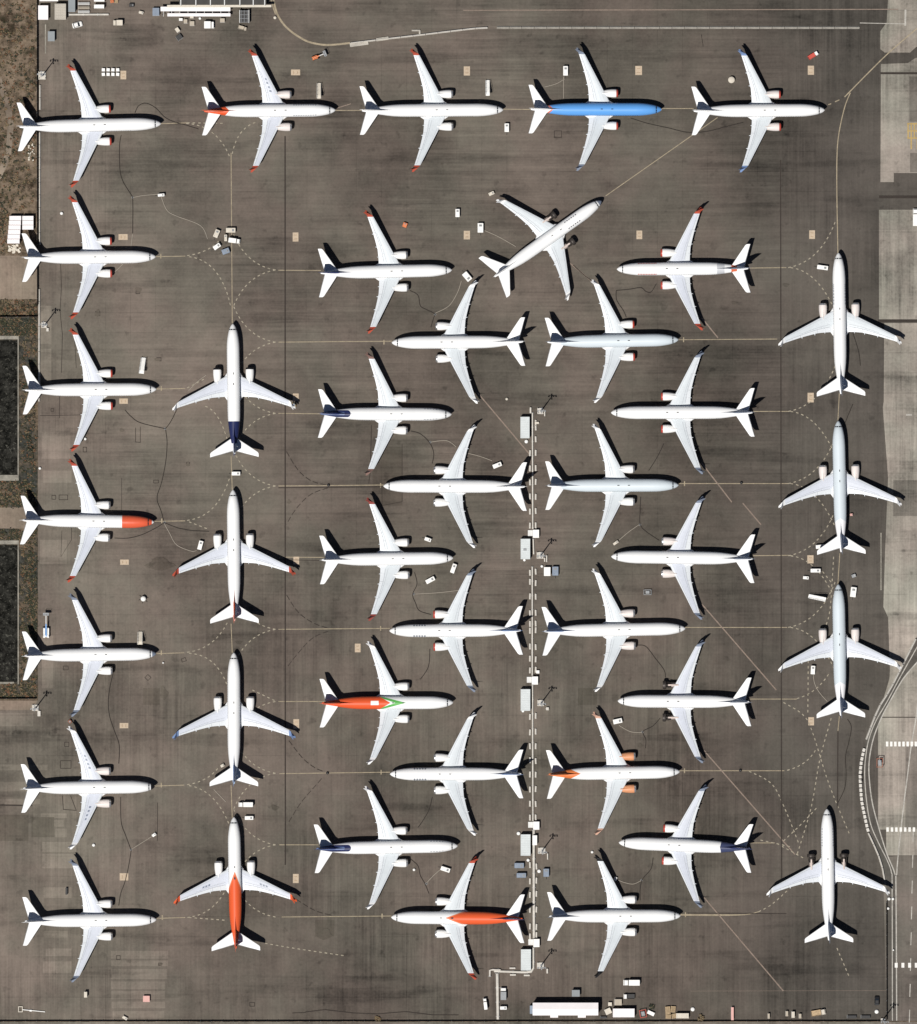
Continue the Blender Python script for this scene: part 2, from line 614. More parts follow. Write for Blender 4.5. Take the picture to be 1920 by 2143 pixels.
for k in range(3):
    g.ribbon([W(1899, 259 + k * 15), W(1930, 259 + k * 15)], 0.42, 0.053 + k * 0.001)
struct("yellow_road_marking", g, M_YEL)

# ---- taxi and stand lines
zl = [0.010]


def nz():
    zl[0] += 0.0006
    return zl[0]


g = MB()
LW = 0.22
for y0, y1 in ((320, 676), (955, 1026), (1305, 1366), (1643, 1712)):
    g.ribbon([W(484, y0), W(486.5, y1)], LW, nz())
for p, q in [((336, 259), (392, 257)), ((327, 537), (388, 536)), ((329, 814), (388, 813)), ((324, 1091), (388, 1090)), ((328, 1368), (386, 1366)), ((325, 1645), (386, 1643)), ((329, 1922), (388, 1920)),
             ((583, 565.5), (672, 566)), ((583, 716), (821, 714)), ((583, 865), (674, 866)), ((583, 1017), (804, 1015)), ((597, 1166), (678, 1166.5)), ((583, 1317), (816, 1315)), ((583, 1468), (679, 1468)),
             ((585, 1619), (817, 1616)), ((585, 1768), (667, 1768)), ((590, 1919), (820, 1917)),
             ((702, 231), (761, 231)), ((1053, 228.5), (1114, 229)), ((1385, 227), (1452, 227)), ((1568, 561), (1646, 560)), ((1420, 711), (1627, 709.5)), ((1574, 861), (1650, 861)), ((1420, 1012), (1650, 1012)),
             ((1575, 1163), (1653, 1162)), ((1434, 1313), (1648, 1313)), ((1569, 1463), (1668, 1463)), ((1422, 1613), (1642, 1613)), ((1572, 1764), (1622, 1764)),
             ((1425, 1913.5), (1560, 1914.5)), ((1502, 246), (1268, 410)), ((1754, 880), (1757, 823)), ((1754, 1222), (1758, 1158)), ((1754, 1530), (1757, 1499))]:
    g.ribbon([W(*p), W(*q)], LW, nz())
g.ribbon([W(*p) for p in spline([(1926, 54), (1862, 109), (1815, 155), (1768, 203)])], 0.32, 0.06)
g.ribbon([W(*p) for p in spline([(1780, 194), (1768, 225), (1756, 280), (1752, 330), (1752, 420), (1754, 530)])], 0.28, nz())
for q in (((1734, 219), (1740, 217)), ((1748, 213), (1757, 209))):
    g.ribbon([W(*q[0]), W(*q[1])], 0.3, nz())
g.ribbon([W(*p) for p in spline([(1400, 1915), (1500, 1916), (1560, 1914), (1588, 1908)])], LW, nz())
# lead-in crossbars
for p in [(337, 536), (338, 813), (339, 1090), (338, 1366), (338, 1643), (340, 1920), (804, 716), (797, 1016), (797, 1315), (798, 1616), (800, 1917), (1431, 711), (1433, 1012), (1433, 1613), (1435, 1914)]:
    g.ribbon([W(p[0], p[1] - 5), W(p[0], p[1] + 5)], 0.32, nz())
struct("taxi_line", g, M_LINE)

g = MB()
for p, q in [((1000, 822), (1110, 952)), ((1469, 665), (1503, 707)), ((1469, 969), (1532, 1051)), ((1555, 1053), (1593, 1098)), ((1469, 1264), (1625, 1444)), ((1474, 1571), (1664, 1788)), ((1466, 1869), (1640, 2074)),
             ((1190, 548), (1243, 592)), ((1590, 1085), (1640, 1150)), ((1585, 1520), (1760, 1690))][:8]:
    g.ribbon([W(*p), W(*q)], 0.36, nz())
g.ribbon([W(1445, 2074), W(1856, 2073)], 0.08, nz())
g.ribbon([W(970, 21.5), W(1880, 19.5)], 0.30, nz())
g.ribbon([W(700, 228), W(735, 217)], 0.25, nz())
struct("faded_line", g, M_LINE_PINK)

g = MB()


def bez(a, c, b, n=14):
    return [tuple((1 - t) ** 2 * a[k] + 2 * t * (1 - t) * c[k] + t * t * b[k] for k in (0, 1)) for t in [i / n for i in range(n + 1)]]


curves = []
curves += [bez((390, 258), (455, 262), (482, 330)), [(392, 257), (470, 258)], bez((535, 256), (495, 270), (486, 325)), bez((392, 535), (440, 528), (462, 500)), bez((396, 537), (462, 545), (483, 640)),
           [(392, 812), (430, 792)], bez((430, 850), (462, 860), (480, 935)), bez((392, 1089), (455, 1082), (481, 1000)), [(396, 1092), (438, 1108)], bez((392, 1365), (452, 1358), (480, 1295)), bez((396, 1367), (455, 1370), (478, 1440)),
           bez((392, 1642), (440, 1635), (462, 1600)), bez((396, 1644), (450, 1652), (480, 1725)), bez((392, 1920), (446, 1915), (474, 1860)), [(396, 1920), (475, 1926)]]
for y in (565, 716, 865, 1017, 1317, 1468, 1618, 1768, 1919):
    if y not in (1468,):
        curves.append(bez((577, y), (516, y - 10), (489, y - 76)))
    else:
        curves.append([(575, y - 2), (520, y - 28)])
    if y < 1900:
        curves.append(bez((577, y), (516, y + 10), (489, y + 76)))
for y, up, dn in ((560, 1, 1), (861, 1, 1), (1012, 1, 1), (1163, 1, 1), (1313, 1, 1)):
    if up:
        curves.append(bez((1650, y), (1718, y - 12), (1750, y - 100)))
    if dn:
        curves.append(bez((1655, y), (1712, y + 6), (1750, y + 95)))
curves += [bez((1668, 1462), (1712, 1450), (1738, 1405)), [(1692, 1382), (1691, 1495)], spline([(1640, 1470), (1680, 1495), (1700, 1530), (1735, 1640), (1778, 1745)]), spline([(1740, 1503), (1716, 1590), (1698, 1690), (1668, 1790)]),
           bez((1648, 1612), (1695, 1600), (1712, 1560)), spline([(1568, 1614), (1615, 1640), (1642, 1690), (1672, 1765)]), spline([(1640, 1760), (1680, 1722), (1712, 1688)]), [(1592, 1758), (1655, 1772)], [(1626, 1765), (1690, 1800)],
           spline([(555, 1974), (620, 1985), (728, 2001)]), [(1752, 1984), (1778, 2045)], spline([(1588, 1908), (1615, 1893), (1650, 1862)]),
           spline([(1745, 1165), (1742, 1215), (1735, 1290), (1712, 1345)]), spline([(1722, 1196), (1745, 1225)])]
for i, c in enumerate(curves):
    z = nz() + 0.002
    for a, b in walk(c, 11.5, 5.4):
        g.ribbon([W(*a), W(*b)], 0.29, z)
struct("dashed_taxi_line", g, M_DASH)

# ---- tar sealed joints and cracks
g = MB()
for pts, w in [([(597, 285), (597.5, 1810)], 0.36), ([(1634, 335), (1636, 1840)], 0.32), ([(1754, 1530), (1753, 1690)], 0.3), ([(583, 1021), (800, 1019)], 0.22), ([(1440, 1911), (1646, 1912)], 0.2), ([(560, 1171), (672, 1173)], 0.15),
               ([(127, 545), (129, 600), (126, 650), (131, 700), (129, 780)], 0.14), ([(156, 700), (160, 770)], 0.12), ([(84, 870), (190, 868)], 0.14), ([(125, 800), (125, 875)], 0.14), ([(130, 1110), (128, 1165), (150, 1130), (150, 1090)], 0.13),
               ([(284, 895), (284, 925), (294, 926), (294, 893)], 0.14), ([(778, 890), (775, 990), (772, 1012)], 0.2), ([(842, 930), (842, 1050), (800, 1058), (800, 1018)], 0.16), ([(131, 1665), (133, 1694), (160, 1696), (148, 1665)], 0.16),
               ([(0, 1685), (68, 1686)], 0.35), ([(1468, 72), (1472, 98)], 0.15), ([(640, 2118), (680, 2113), (740, 2120), (790, 2122), (850, 2117), (905, 2124), (960, 2124)], 0.26),
               ([(612, 2120), (640, 2119)], 0.2), ([(330, 1680), (330, 1760)], 0.14), ([(255, 1080), (255, 1000)], 0.1)]:
    g.ribbon([W(*p) for p in pts], w, nz())
for c in [spline([(600, 945), (625, 985), (655, 1008), (690, 1016)]), spline([(603, 1092), (620, 1065), (650, 1035), (690, 1020)]), spline([(600, 1245), (625, 1282), (660, 1306), (690, 1315)]), spline([(603, 1394), (625, 1366), (655, 1335), (690, 1320)]),
          spline([(605, 1550), (635, 1588), (665, 1610), (690, 1617)]), spline([(605, 1720), (630, 1680), (660, 1645), (680, 1622)]), spline([(620, 1882), (660, 1906), (700, 1917)])]:
    z = nz()
    for a, b in walk(c, 17, 12):
        g.ribbon([W(*a), W(*b)], 0.2, z)
# small sawn rectangles round pits
for (cx, cy, w, h, r) in [(1168, 281, 15, 14, 0), (1340, 1660, 0.1, 0.1, 0), (133, 1041, 18, 10, 0), (113, 1041, 8, 8, 0), (310, 1418, 9, 9, 45), (140, 1558, 9, 9, 0), (138, 1398, 10, 8, 0), (385, 1381, 9, 7, 20), (178, 941, 7, 10, 0), (138, 1600, 22, 16, 0), (248, 2004, 8, 8, 0), (335, 2018, 6, 5, 0), (528, 2102, 10, 8, 0), (110, 858, 6, 6, 0), (394, 971, 7, 6, 0), (205, 656, 9, 9, 0), (289, 610, 8, 9, 0), (333, 752, 9, 7, 0), (327, 1008, 10, 6, 0)]:
    if w < 1:
        continue
    x, y = W(cx, cy)
    a, b = w * S / 2, h * S / 2
    c, s = cos(radians(r)), sin(radians(r))
    pts = [(x + p * c - q * s, y + p * s + q * c) for p, q in ((-a, -b), (a, -b), (a, b), (-a, b), (-a, -b))]
    g.ribbon(pts, 0.14, nz())
struct("tar_seam", g, M_SEAL)
g = MB()
for (cx, cy, rx, ry) in [(343, 1450, 10, 16), (300, 860, 0, 0), (290, 1330, 5, 5), (205, 655, 7, 8), (290, 607, 8, 9), (394, 971, 5, 5), (255, 900, 6, 4), (330, 753, 8, 5), (335, 1180, 36, 14), (500, 1345, 8, 6), (605, 1050, 5, 5), (1645, 597, 8, 6), (1537, 634, 8, 5), (1340, 1560, 7, 5), (1290, 1660, 16, 10), (336, 2018, 5, 4), (575, 1690, 10, 7), (680, 1955, 20, 12)]:
    if rx:
        x, y = W(cx, cy)
        k = 14
        ph = random.random() * 6
        sheet(g, [(x + rx * S * (0.8 + 0.25 * sin(3 * t + ph)) * cos(t), y + ry * S * (0.8 + 0.25 * cos(2 * t + ph)) * sin(t)) for t in [2 * pi * i / k for i in range(k)]], nz())
struct("oil_stain", g, M_ASPHALT_D)

# ---- left strip: dirt, track, ponds
g = MB()
sheet(g, rect_px(-300, 664, 79.5, 1463), -0.052)
struct("verge", g, M_VERGE)
g = MB()
sheet(g, [W(*p) for p in [(-900, 626), (79, 626), (79, 545), (40, 535), (-900, 535)]], -0.045)
sheet(g, [W(*p) for p in [(-900, 1106), (60, 1106), (74, 1085), (60, 1062), (-900, 1062)]], -0.044)
sheet(g, [W(*p) for p in [(-900, 1489), (70, 1486), (79, 1466), (-900, 1466)]], 0.012)
sheet(g, [W(*p) for p in [(2, 160), (22, 215), (30, 260), (22, 330), (0, 380), (0, 350), (12, 320), (17, 260), (8, 215), (-6, 175)]], -0.043)
struct("dirt_track", g, M_TRACK)


def pond(x0, y0, x1, y1):
    g = MB()
    sheet(g, rect_px(x0, y0, x1, y1), -0.03)
    struct("pond", g, M_POND)


pond(-300, 712, 37.5, 994)
pond(-300, 1141, 37.5, 1428)
M_KERB = paint("kerb_concrete", (0.42, 0.39, 0.34), 0.9, var=0.3, scale=0.5)
M_KERB2 = paint("bleached_kerb", (0.60, 0.57, 0.52), 0.9, var=0.25, scale=0.5)
g = MB()


def kerb(g, x0, y0, x1, y1, h=0.25):
    a, b = W(x0, y1), W(x1, y0)
    g.box(((a[0] + b[0]) / 2, (a[1] + b[1]) / 2, h / 2 - 0.06), (b[0] - a[0], b[1] - a[1], h))


kerb(g, -300, 703, 37.4, 710)
kerb(g, 37.5, 703, 39.6, 1006)
kerb(g, -300, 994, 37.4, 1006)
kerb(g, -300, 1131, 37.4, 1139)
kerb(g, 37.5, 1131, 39.8, 1432)
kerb(g, -300, 1427, 30, 1431)
struct("pond_kerb", g, paint("weathered_kerb", (0.27, 0.25, 0.21), 0.9, var=0.45, scale=0.35))
g = MB()
kerb(g, 94.5, 51, 97.0, 112, 0.14)
kerb(g, 1843, 1115, 1845.5, 1235, 0.14)
struct("kerb_strip", g, paint("weathered_kerb", (0.27, 0.25, 0.21)))
g = MB()
g.ribbon([W(*p) for p in spline([(571, -40), (573, 0), (583, 34), (604, 61), (638, 84), (665, 92), (691, 94), (733, 90)])], 0.55, 0.014)
g.ribbon([W(*p) for p in spline([(566, -40), (568, 0), (577, 30)])], 0.3, 0.0147)
struct("worn_line", g, M_LINE)

# ================================================================== AIRLINERS
M_WHITE = paint("aircraft_white", (0.76, 0.76, 0.755), 0.38, var=0.03, scale=0.15)
M_WING = paint("wing_grey", (0.50, 0.525, 0.585), 0.45, var=0.07, scale=0.25)
M_WINGB = paint("wing_pale_grey", (0.52, 0.555, 0.58), 0.45, var=0.07, scale=0.25)
M_WLIGHT = paint("wing_edge_white", (0.57, 0.595, 0.62), 0.42, var=0.05, scale=0.3)
M_GAP = paint("panel_gap", (0.34, 0.36, 0.39), 0.7)
M_NAC = paint("nacelle_white", (0.78, 0.77, 0.75), 0.4, var=0.05, scale=0.5)
M_NACP = paint("nacelle_primer", (0.66, 0.60, 0.57), 0.5, var=0.06, scale=0.5)
M_NACO = paint("nacelle_orange", (0.58, 0.26, 0.13), 0.45, var=0.06, scale=0.5)
M_RED = paint("signal_red", (0.38, 0.065, 0.035), 0.45, var=0.12)
M_ORED = paint("orange_red", (0.62, 0.10, 0.032), 0.42, var=0.05)
M_BLUE = paint("winglet_blue", (0.16, 0.24, 0.42), 0.45)
M_NAVY = paint("navy_paint", (0.022, 0.035, 0.13), 0.4)
M_GREYB = paint("grey_blue_paint", (0.18, 0.21, 0.27), 0.45)
M_BLACK = paint("black_paint", (0.012, 0.012, 0.014), 0.4)
M_CHROME = paint("bare_metal", (0.62, 0.61, 0.60), 0.3, metal=0.85, var=0.05)
M_DARKMET = paint("engine_dark_metal", (0.055, 0.047, 0.042), 0.5, metal=0.4, var=0.3)
M_CORE = paint("engine_core_metal", (0.50, 0.42, 0.38), 0.4, metal=0.3, var=0.25)
M_TYRE = paint("tyre_rubber", (0.02, 0.02, 0.02), 0.9)
M_GLASS = paint("dark_glass", (0.02, 0.025, 0.03), 0.08, spec=0.6)
M_PRIMER = paint("green_tinted_primer", (0.48, 0.56, 0.60), 0.4, var=0.03, scale=0.2)

PROF = [  # s, half width px, top z, bottom z (m)
    (0, 0.5, 2.85, 2.62), (1.5, 2.3, 3.16, 2.40), (4, 4.3, 3.48, 2.18), (8, 6.3, 3.86, 1.95), (12, 7.8, 4.20, 1.78), (16, 9.0, 4.55, 1.66), (22, 10.3, 4.85, 1.53), (30, 11.7, 5.08, 1.42), (40, 12.8, 5.22, 1.35),
    (52, 13.4, 5.29, 1.32), (65, 13.5, 5.3, 1.32), (100, 13.5, 5.3, 1.32), (150, 13.5, 5.3, 1.32), (180, 13.4, 5.3, 1.34), (195, 13.1, 5.3, 1.48), (210, 12.1, 5.3, 1.82), (222, 10.7, 5.29, 2.25), (234, 9.0, 5.27, 2.75),
    (246, 7.0, 5.23, 3.28), (257, 4.9, 5.15, 3.8), (266, 3.2, 5.06, 4.2), (272, 2.2, 4.98, 4.42), (274.3, 1.4, 4.9, 4.55)]
REF = 130.0


def ext(s, long):
    if not long:
        return s
    return s + 13 * min(1, max(0, (s - 78) / 20)) + 8 * min(1, max(0, (s - 165) / 15))


def fx(s, long=False):
    return ((REF + (13 if long else 0)) - ext(s, long)) * S


def prof(s):
    for a, b in zip(PROF[:-1], PROF[1:]):
        if s <= b[0]:
            t = (s - a[0]) / (b[0] - a[0])
            return [a[i] + (b[i] - a[i]) * t for i in (1, 2, 3)]
    return list(PROF[-1][1:])


def surf(s, th, long=False, off=0.0):
    w, t, b = prof(s)
    zc, h = (t + b) / 2, (t - b) / 2
    return (fx(s, long), (w * S + off) * sin(th), zc + (h + off) * cos(th))


def patch(mb, s0, s1, t0, t1, long, off=0.025, ns=2, nt=4, mi=0):
    vs, fs = [], []
    for i in range(ns + 1):
        for j in range(nt + 1):
            vs.append(surf(s0 + (s1 - s0) * i / ns, t0 + (t1 - t0) * j / nt, long, off))
    for i in range(ns):
        for j in range(nt):
            a = i * (nt + 1) + j
            fs.append((a, a + 1, a + nt + 2, a + nt + 1))
    mb.add(vs, fs, mi, True)


def fuselage_mesh(long):
    mb = MB()
    ss = []
    for a, b in zip(PROF[:-1], PROF[1:]):
        k = 3 if b[0] - a[0] > 9 else 2
        ss += [a[0] + (b[0] - a[0]) * i / k for i in range(k)]
    ss.append(PROF[-1][0])
    rings = [[surf(s, 2 * pi * i / 36, long) for i in range(36)] for s in ss]
    mb.loft(rings)
    return mb.mesh("fuselage", M_WHITE)


def plate(mb, a, b, c, d, th, nrm, mi=0):
    """thin tapered blade from edge a-b to edge d-c"""
    n = Vector(nrm).normalized()
    q = [Vector(p) for p in (a, b, c, d)]
    k = [th, th, th * 0.5, th * 0.5]
    vs = [p + n * k[i] / 2 for i, p in enumerate(q)] + [p - n * k[i] / 2 for i, p in enumerate(q)]
    mb.add(vs, [(0, 1, 2, 3), (7, 6, 5, 4)] + [(i, 4 + i, 4 + (i + 1) % 4, (i + 1) % 4) for i in range(4)], mi)


WSEC = [(7, 103.5, 152.5, 2.05, 0.14), (14, 108.3, 152.4, 2.16, 0.135), (30, 116.7, 153.0, 2.45, 0.125), (46, 125.2, 154.4, 2.75, 0.115), (64, 134.6, 158.6, 3.08, 0.11), (82, 144.1, 163.2, 3.40, 0.105), (100, 153.5, 168.8, 3.72, 0.10), (115, 161.4, 173.6, 3.98, 0.10)]
US = [0, 0.015, 0.05, 0.12, 0.25, 0.42, 0.58, 0.73, 0.88, 1.0]


def thick(u):
    return 5 * (0.2969 * sqrt(u) - 0.126 * u - 0.3516 * u * u + 0.2843 * u ** 3 - 0.1036 * u ** 4)


def wing_pt(y, u, up=True, off=0.0):
    for a, b in zip(WSEC[:-1], WSEC[1:]):
        if y <= b[0]:
            break
    t = (y - a[0]) / (b[0] - a[0])
    le, te, z, th = [a[i] + (b[i] - a[i]) * t for i in (1, 2, 3, 4)]
    c = (te - le) * S
    dz = thick(u) * th * c * (1.15 if up else -0.75) + (off if up else -off)
    return (REF - (le + (te - le) * u)) * S, y * S, z + dz


def wing_mesh(side):
    mb = MB()
    for sec0, sec1 in zip(WSEC[:-1], WSEC[1:]):
        for up in (True, False):
            for i in range(len(US) - 1):
                q = [wing_pt(sec0[0], US[i], up), wing_pt(sec0[0], US[i + 1], up), wing_pt(sec1[0], US[i + 1], up), wing_pt(sec1[0], US[i], up)]
                q = [(p[0], p[1] * side, p[2]) for p in q]
                if (up and side > 0) or (not up and side < 0):
                    f = (0, 1, 2, 3)
                else:
                    f = (3, 2, 1, 0)
                mi = 1 if (US[i] < 0.12 or US[i] >= 0.73) else 0
                mb.add(q, [f], mi, True)
    ring = [wing_pt(115, u, True) for u in US] + [wing_pt(115, u, False) for u in reversed(US[1:-1])]
    ring = [(p[0], p[1] * side, p[2]) for p in ring]
    mb.add(ring, [tuple(range(len(ring)))], 1)

    def gap(pts, w, mi=2):
        # a shut gap between panels, laid just proud of the skin
        for (y0, u0), (y1, u1) in zip(pts[:-1], pts[1:]):
            a, b = Vector(wing_pt(y0, u0, True, 0.012)), Vector(wing_pt(y1, u1, True, 0.012))
            d = (b - a).normalized()
            n = Vector((-d.y, d.x, 0)).normalized() * (w / 2)
            q = [a - n, b - n, b + n, a + n]
            q = [(p.x, p.y * side, p.z) for p in q]
            mb.add(q, [(0, 1, 2, 3) if side < 0 else (3, 2, 1, 0)], mi)
    ys = [20, 30, 46, 64, 82, 100, 112]
    gap([(y, 0.74) for y in ys], 0.13)
    gap([(y, 0.61) for y in ys[:5]], 0.09)
    gap([(y, 0.13) for y in (38, 46, 64, 82, 100, 113)], 0.10)
    for y in (31, 47, 82, 100, 112):
        gap([(y, 0.74), (y, 0.985)], 0.10)
    for y in (38, 55, 72, 89):
        gap([(y, 0.61 if y < 82 else 0.13), (y, 0.74 if y < 82 else 0.03)], 0.07)
    return mb


def wp(s, y, z, side):
    return ((REF - s) * S, y * S * side, z)


PARTS = {}


def build_parts():
    for long in (False, True):
        PARTS["fuselage", long] = fuselage_mesh(long)
    mb = MB()
    for t0, t1 in ((-66, -42), (-36, -4), (4, 36), (42, 66)):
        patch(mb, 10.8, 13.2, radians(t0), radians(t1), False, 0.03, 2, 3)
    PARTS["windscreen"] = mb.mesh("windscreen", M_GLASS)
    mb = MB()
    rings = []
    for s in (0, 0.8, 1.5, 2.7, 4, 6, 8):
        rings.append([surf(s, 2 * pi * i / 24, False, 0.02) for i in range(24)])
    mb.loft(rings)
    PARTS["radome"] = mb.mesh("radome", M_BLACK)
    mb = MB()
    for s in (104.0, 126.0):
        x = fx(s)
        mb.box((x, 0, 5.42), (0.42, 0.07, 0.34), 0, 0, 0.7)
        mb.box((x - 0.02, 0, 5.31), (0.62, 0.22, 0.05))
    PARTS["antenna"] = mb.mesh("antenna", M_BLACK)
    # belly and wing root fairing
    mb = MB()
    rings = []
    for s, w, t, b in ((96, 6, 2.0, 1.5), (101, 13, 2.3, 1.22), (110, 19, 2.62, 1.02), (125, 21.5, 2.72, 0.98), (145, 21.5, 2.66, 1.0), (153, 19, 2.5, 1.08), (163, 12, 2.2, 1.3), (170, 5, 1.9, 1.5)):
        rings.append([((REF - s) * S, w * S * sin(2 * pi * i / 24), (t + b) / 2 + (t - b) / 2 * cos(2 * pi * i / 24)) for i in range(24)])
    mb.loft(rings)
    PARTS["belly_fairing"] = mb.mesh("belly_fairing", M_WHITE)
    for side in (1, -1):
        PARTS["wing", side] = wing_mesh(side).mesh("wing", [M_WING, M_WLIGHT, M_GAP])
        PARTS["wing_b", side] = wing_mesh(side).mesh("wing", [M_WINGB, M_WLIGHT, M_GAP])
        # split-tip winglet: an upright blade and a canted lower one
        mb = MB()
        plate(mb, wp(161.6, 115, 3.97, side), wp(173.8, 115, 3.97, side), wp(175.4, 119.3, 4.35, side), wp(165.3, 119.3, 4.35, side), 0.16, (0, 0.3 * side, 1))
        plate(mb, wp(165.3, 119.2, 4.33, side), wp(175.4, 119.2, 4.33, side), wp(182.0, 124.3, 6.5, side), wp(177.8, 124.3, 6.5, side), 0.13, (0, -0.92 * side, 0.4))
        plate(mb, wp(164.6, 118.0, 4.22, side), wp(174.6, 118.0, 4.22, side), wp(179.4, 128.6, 3.35, side), wp(175.6, 128.6, 3.35, side), 0.12, (0, 0.5 * side, 0.86))
        PARTS["winglet", side] = mb.mesh("winglet", M_WHITE)
        for k, (y, a, b) in enumerate(((31, 138, 156.0), (52, 146, 159.2), (79, 154, 165.6))):
            mb = MB()
            z = wing_pt(y, 0.8)[2] - 0.18
            rings = []
            for t, r in ((0, 0.03), (0.15, 0.17), (0.4, 0.26), (0.7, 0.24), (0.9, 0.13), (1, 0.03)):
                rings.append([((REF - (a + (b - a) * t)) * S, y * S * side + 0.85 * r * cos(2 * pi * i / 8), z - 0.12 + 1.25 * r * sin(2 * pi * i / 8)) for i in range(8)])
            mb.loft(rings)
            PARTS["flap_fairing", side, k] = mb.mesh("flap_fairing", M_WLIGHT)
        # engine
        yc, zc = 34 * S * side, 1.78

        def ring(s, r, n=24, z=zc):
            return [((REF - s) * S, yc + r * cos(2 * pi * i / n), z + r * sin(2 * pi * i / n)) for i in range(n)]
        mb = MB()
        mb.loft([ring(93.4, 1.12), ring(96, 1.19), ring(100, 1.23), ring(107, 1.2), ring(114, 1.08), ring(120, 0.92), ring(124, 0.78)], 0, True, False)
        mb.loft([ring(124, 0.78), ring(124.05, 0.6)], 0, True, False)
        mb.loft([ring(124, 0.6), ring(119, 0.62)], 0, True, True)
        mb.add([((REF - s) * S, yc + y, z) for s, y, z in ((103, -0.14, 2.85), (103, 0.14, 2.85), (127, 0.12, 2.62), (127, -0.12, 2.62), (101, -0.1, 2.95), (101, 0.1, 2.95), (124, 0.1, 3.05), (124, -0.1, 3.05))],
               [(0, 1, 2, 3), (7, 6, 5, 4), (0, 4, 5, 1), (1, 5, 6, 2), (2, 6, 7, 3), (3, 7, 4, 0)])
        PARTS["engine", side] = mb.mesh("engine", M_NAC)
        mb = MB()
        mb.loft([ring(95.6, 1.195), ring(93.42, 1.135), ring(92.2, 1.09), ring(91.7, 1.02), ring(92.2, 0.93), ring(94.5, 0.88)], 0, True, False)
        PARTS["inlet_lip", side] = mb.mesh("inlet_lip", M_CHROME)
        mb = MB()
        mb.loft([ring(97, 0.9), ring(97.01, 0.3)], 0, False, False)
        mb.loft([ring(97, 0.3), ring(95.5, 0.18), ring(94.6, 0.03)], 1, True, True)
        PARTS["fan", side] = mb.mesh("fan", [M_DARKMET, M_CORE])
        mb = MB()
        mb.loft([ring(121, 0.56), ring(127, 0.48), ring(131, 0.2), ring(133, 0.04)], 0, True, True)
        PARTS["exhaust_cone", side] = mb.mesh("exhaust_cone", M_DARKMET)
        # engine with its cowls taken off
        mb = MB()
        mb.loft([ring(94, 1.12), ring(96, 1.2), ring(99.5, 1.22), ring(101, 1.15), ring(101.2, 0.75), ring(105, 0.62)], 0, True, False)
        mb.loft([ring(94.2, 1.0), ring(99, 0.98)], 0, True, False)
        mb.loft([ring(104, 0.64), ring(109, 0.72), ring(113, 0.60), ring(119, 0.64), ring(124, 0.5)], 0, True, True)
        for t in range(7):
            aa = 2 * pi * t / 7 + 0.3
            mb.tube([((REF - s) * S, yc + r * cos(aa + 0.05 * s), zc + r * sin(aa + 0.05 * s)) for s, r in ((102, 0.95), (107, 0.82), (113, 0.75), (120, 0.7))], 0.07)
        mb.box(((REF - 114) * S, yc, 2.72), (3.4, 0.24, 0.55))
        PARTS["open_engine", side] = mb.mesh("engine", M_DARKMET)
        mb = MB()
        mb.loft([ring(112, 0.70, 16, zc + 0.05), ring(118, 0.69, 16, zc + 0.05), ring(124, 0.56, 16), ring(129, 0.42, 16), ring(132, 0.1, 16)], 0, True, True)
        mb.box(((REF - 116) * S, yc, 2.98), (3.0, 0.42, 0.12))
        PARTS["core_duct", side] = mb.mesh("core_duct", M_CORE)
        # tailplane
        mb = MB()
        secs = []
        for y, le, te, z, th in ((3, 237.5, 266.5, 4.35, 0.10), (26, 253, 272.8, 4.72, 0.09), (48.5, 268.4, 278.6, 5.08, 0.08), (50.6, 271.5, 279.2, 5.11, 0.05)):
            c = (te - le) * S
            up = [((REF - (le + (te - le) * u)) * S, y * S * side, z + thick(u) * th * c) for u in US]
            lo = [((REF - (le + (te - le) * u)) * S, y * S * side, z - thick(u) * th * c) for u in reversed(US[1:-1])]
            r = up + lo
            secs.append(r if side > 0 else r)
        mb.loft(secs)
        PARTS["tailplane", side] = mb.mesh("tailplane", M_WHITE)
        mb = MB()
        xg, yg = (REF - 147) * S, 20.4 * S * side
        for dy in (-0.33, 0.33):
            mb.cyl((xg, yg + dy - 0.17, 0.56), (xg, yg + dy + 0.17, 0.56), 0.56, n=16)
        mb.cyl((xg, yg, 0.5), (xg + 0.1, yg, 2.65), 0.13, mi=1)
        mb.cyl((xg, yg - 0.4, 0.56), (xg, yg + 0.4, 0.56), 0.09, mi=1)
        PARTS["main_gear", side] = mb.mesh("main_gear", [M_TYRE, M_CHROME])
    mb = MB()
    xg = (REF - 30) * S
    for dy in (-0.2, 0.2):
        mb.cyl((xg, dy - 0.1, 0.35), (xg, dy + 0.1, 0.35), 0.35, n=14)
    mb.cyl((xg, 0, 0.35), (xg - 0.1, 0, 2.05), 0.08, mi=1)
    PARTS["nose_gear"] = mb.mesh("nose_gear", [M_TYRE, M_CHROME])

    def finsec(z, le, te, th, u0, u1):
        c = (te - le) * S
        us = [u0 + (u1 - u0) * i / 6 for i in range(7)]
        a = [((REF - (le + (te - le) * u)) * S, thick(u) * th * c, z) for u in us]
        b = [((REF - (le + (te - le) * u)) * S, -thick(u) * th * c, z) for u in reversed(us)]
        return a + b
    FS = [(4.9, 227, 270.5, 0.10), (6.2, 236.5, 272.0, 0.10), (9.2, 253, 275.8, 0.10), (12.0, 267.3, 279.4, 0.09), (12.25, 270.5, 279.8, 0.06)]
    mb = MB()
    mb.loft([finsec(z, le, te, th, 0.0, 0.70) for z, le, te, th in FS])
    mb.add([((REF - s) * S, y, z) for s, y, z in ((204, 0, 5.27), (234, 0.18, 5.2), (234, -0.18, 5.2), (238, 0, 6.55), (220, 0, 5.72))], [(0, 1, 4), (1, 3, 4), (0, 4, 2), (4, 3, 2), (0, 2, 1)])
    PARTS["tail_fin"] = mb.mesh("tail_fin", M_WHITE)
    mb = MB()
    mb.loft([finsec(z, le, te, th, 0.705, 1.0) for z, le, te, th in ((5.3, 230, 271.0, 0.10), *FS[1:])])
    PARTS["rudder"] = mb.mesh("rudder", M_WHITE)


build_parts()


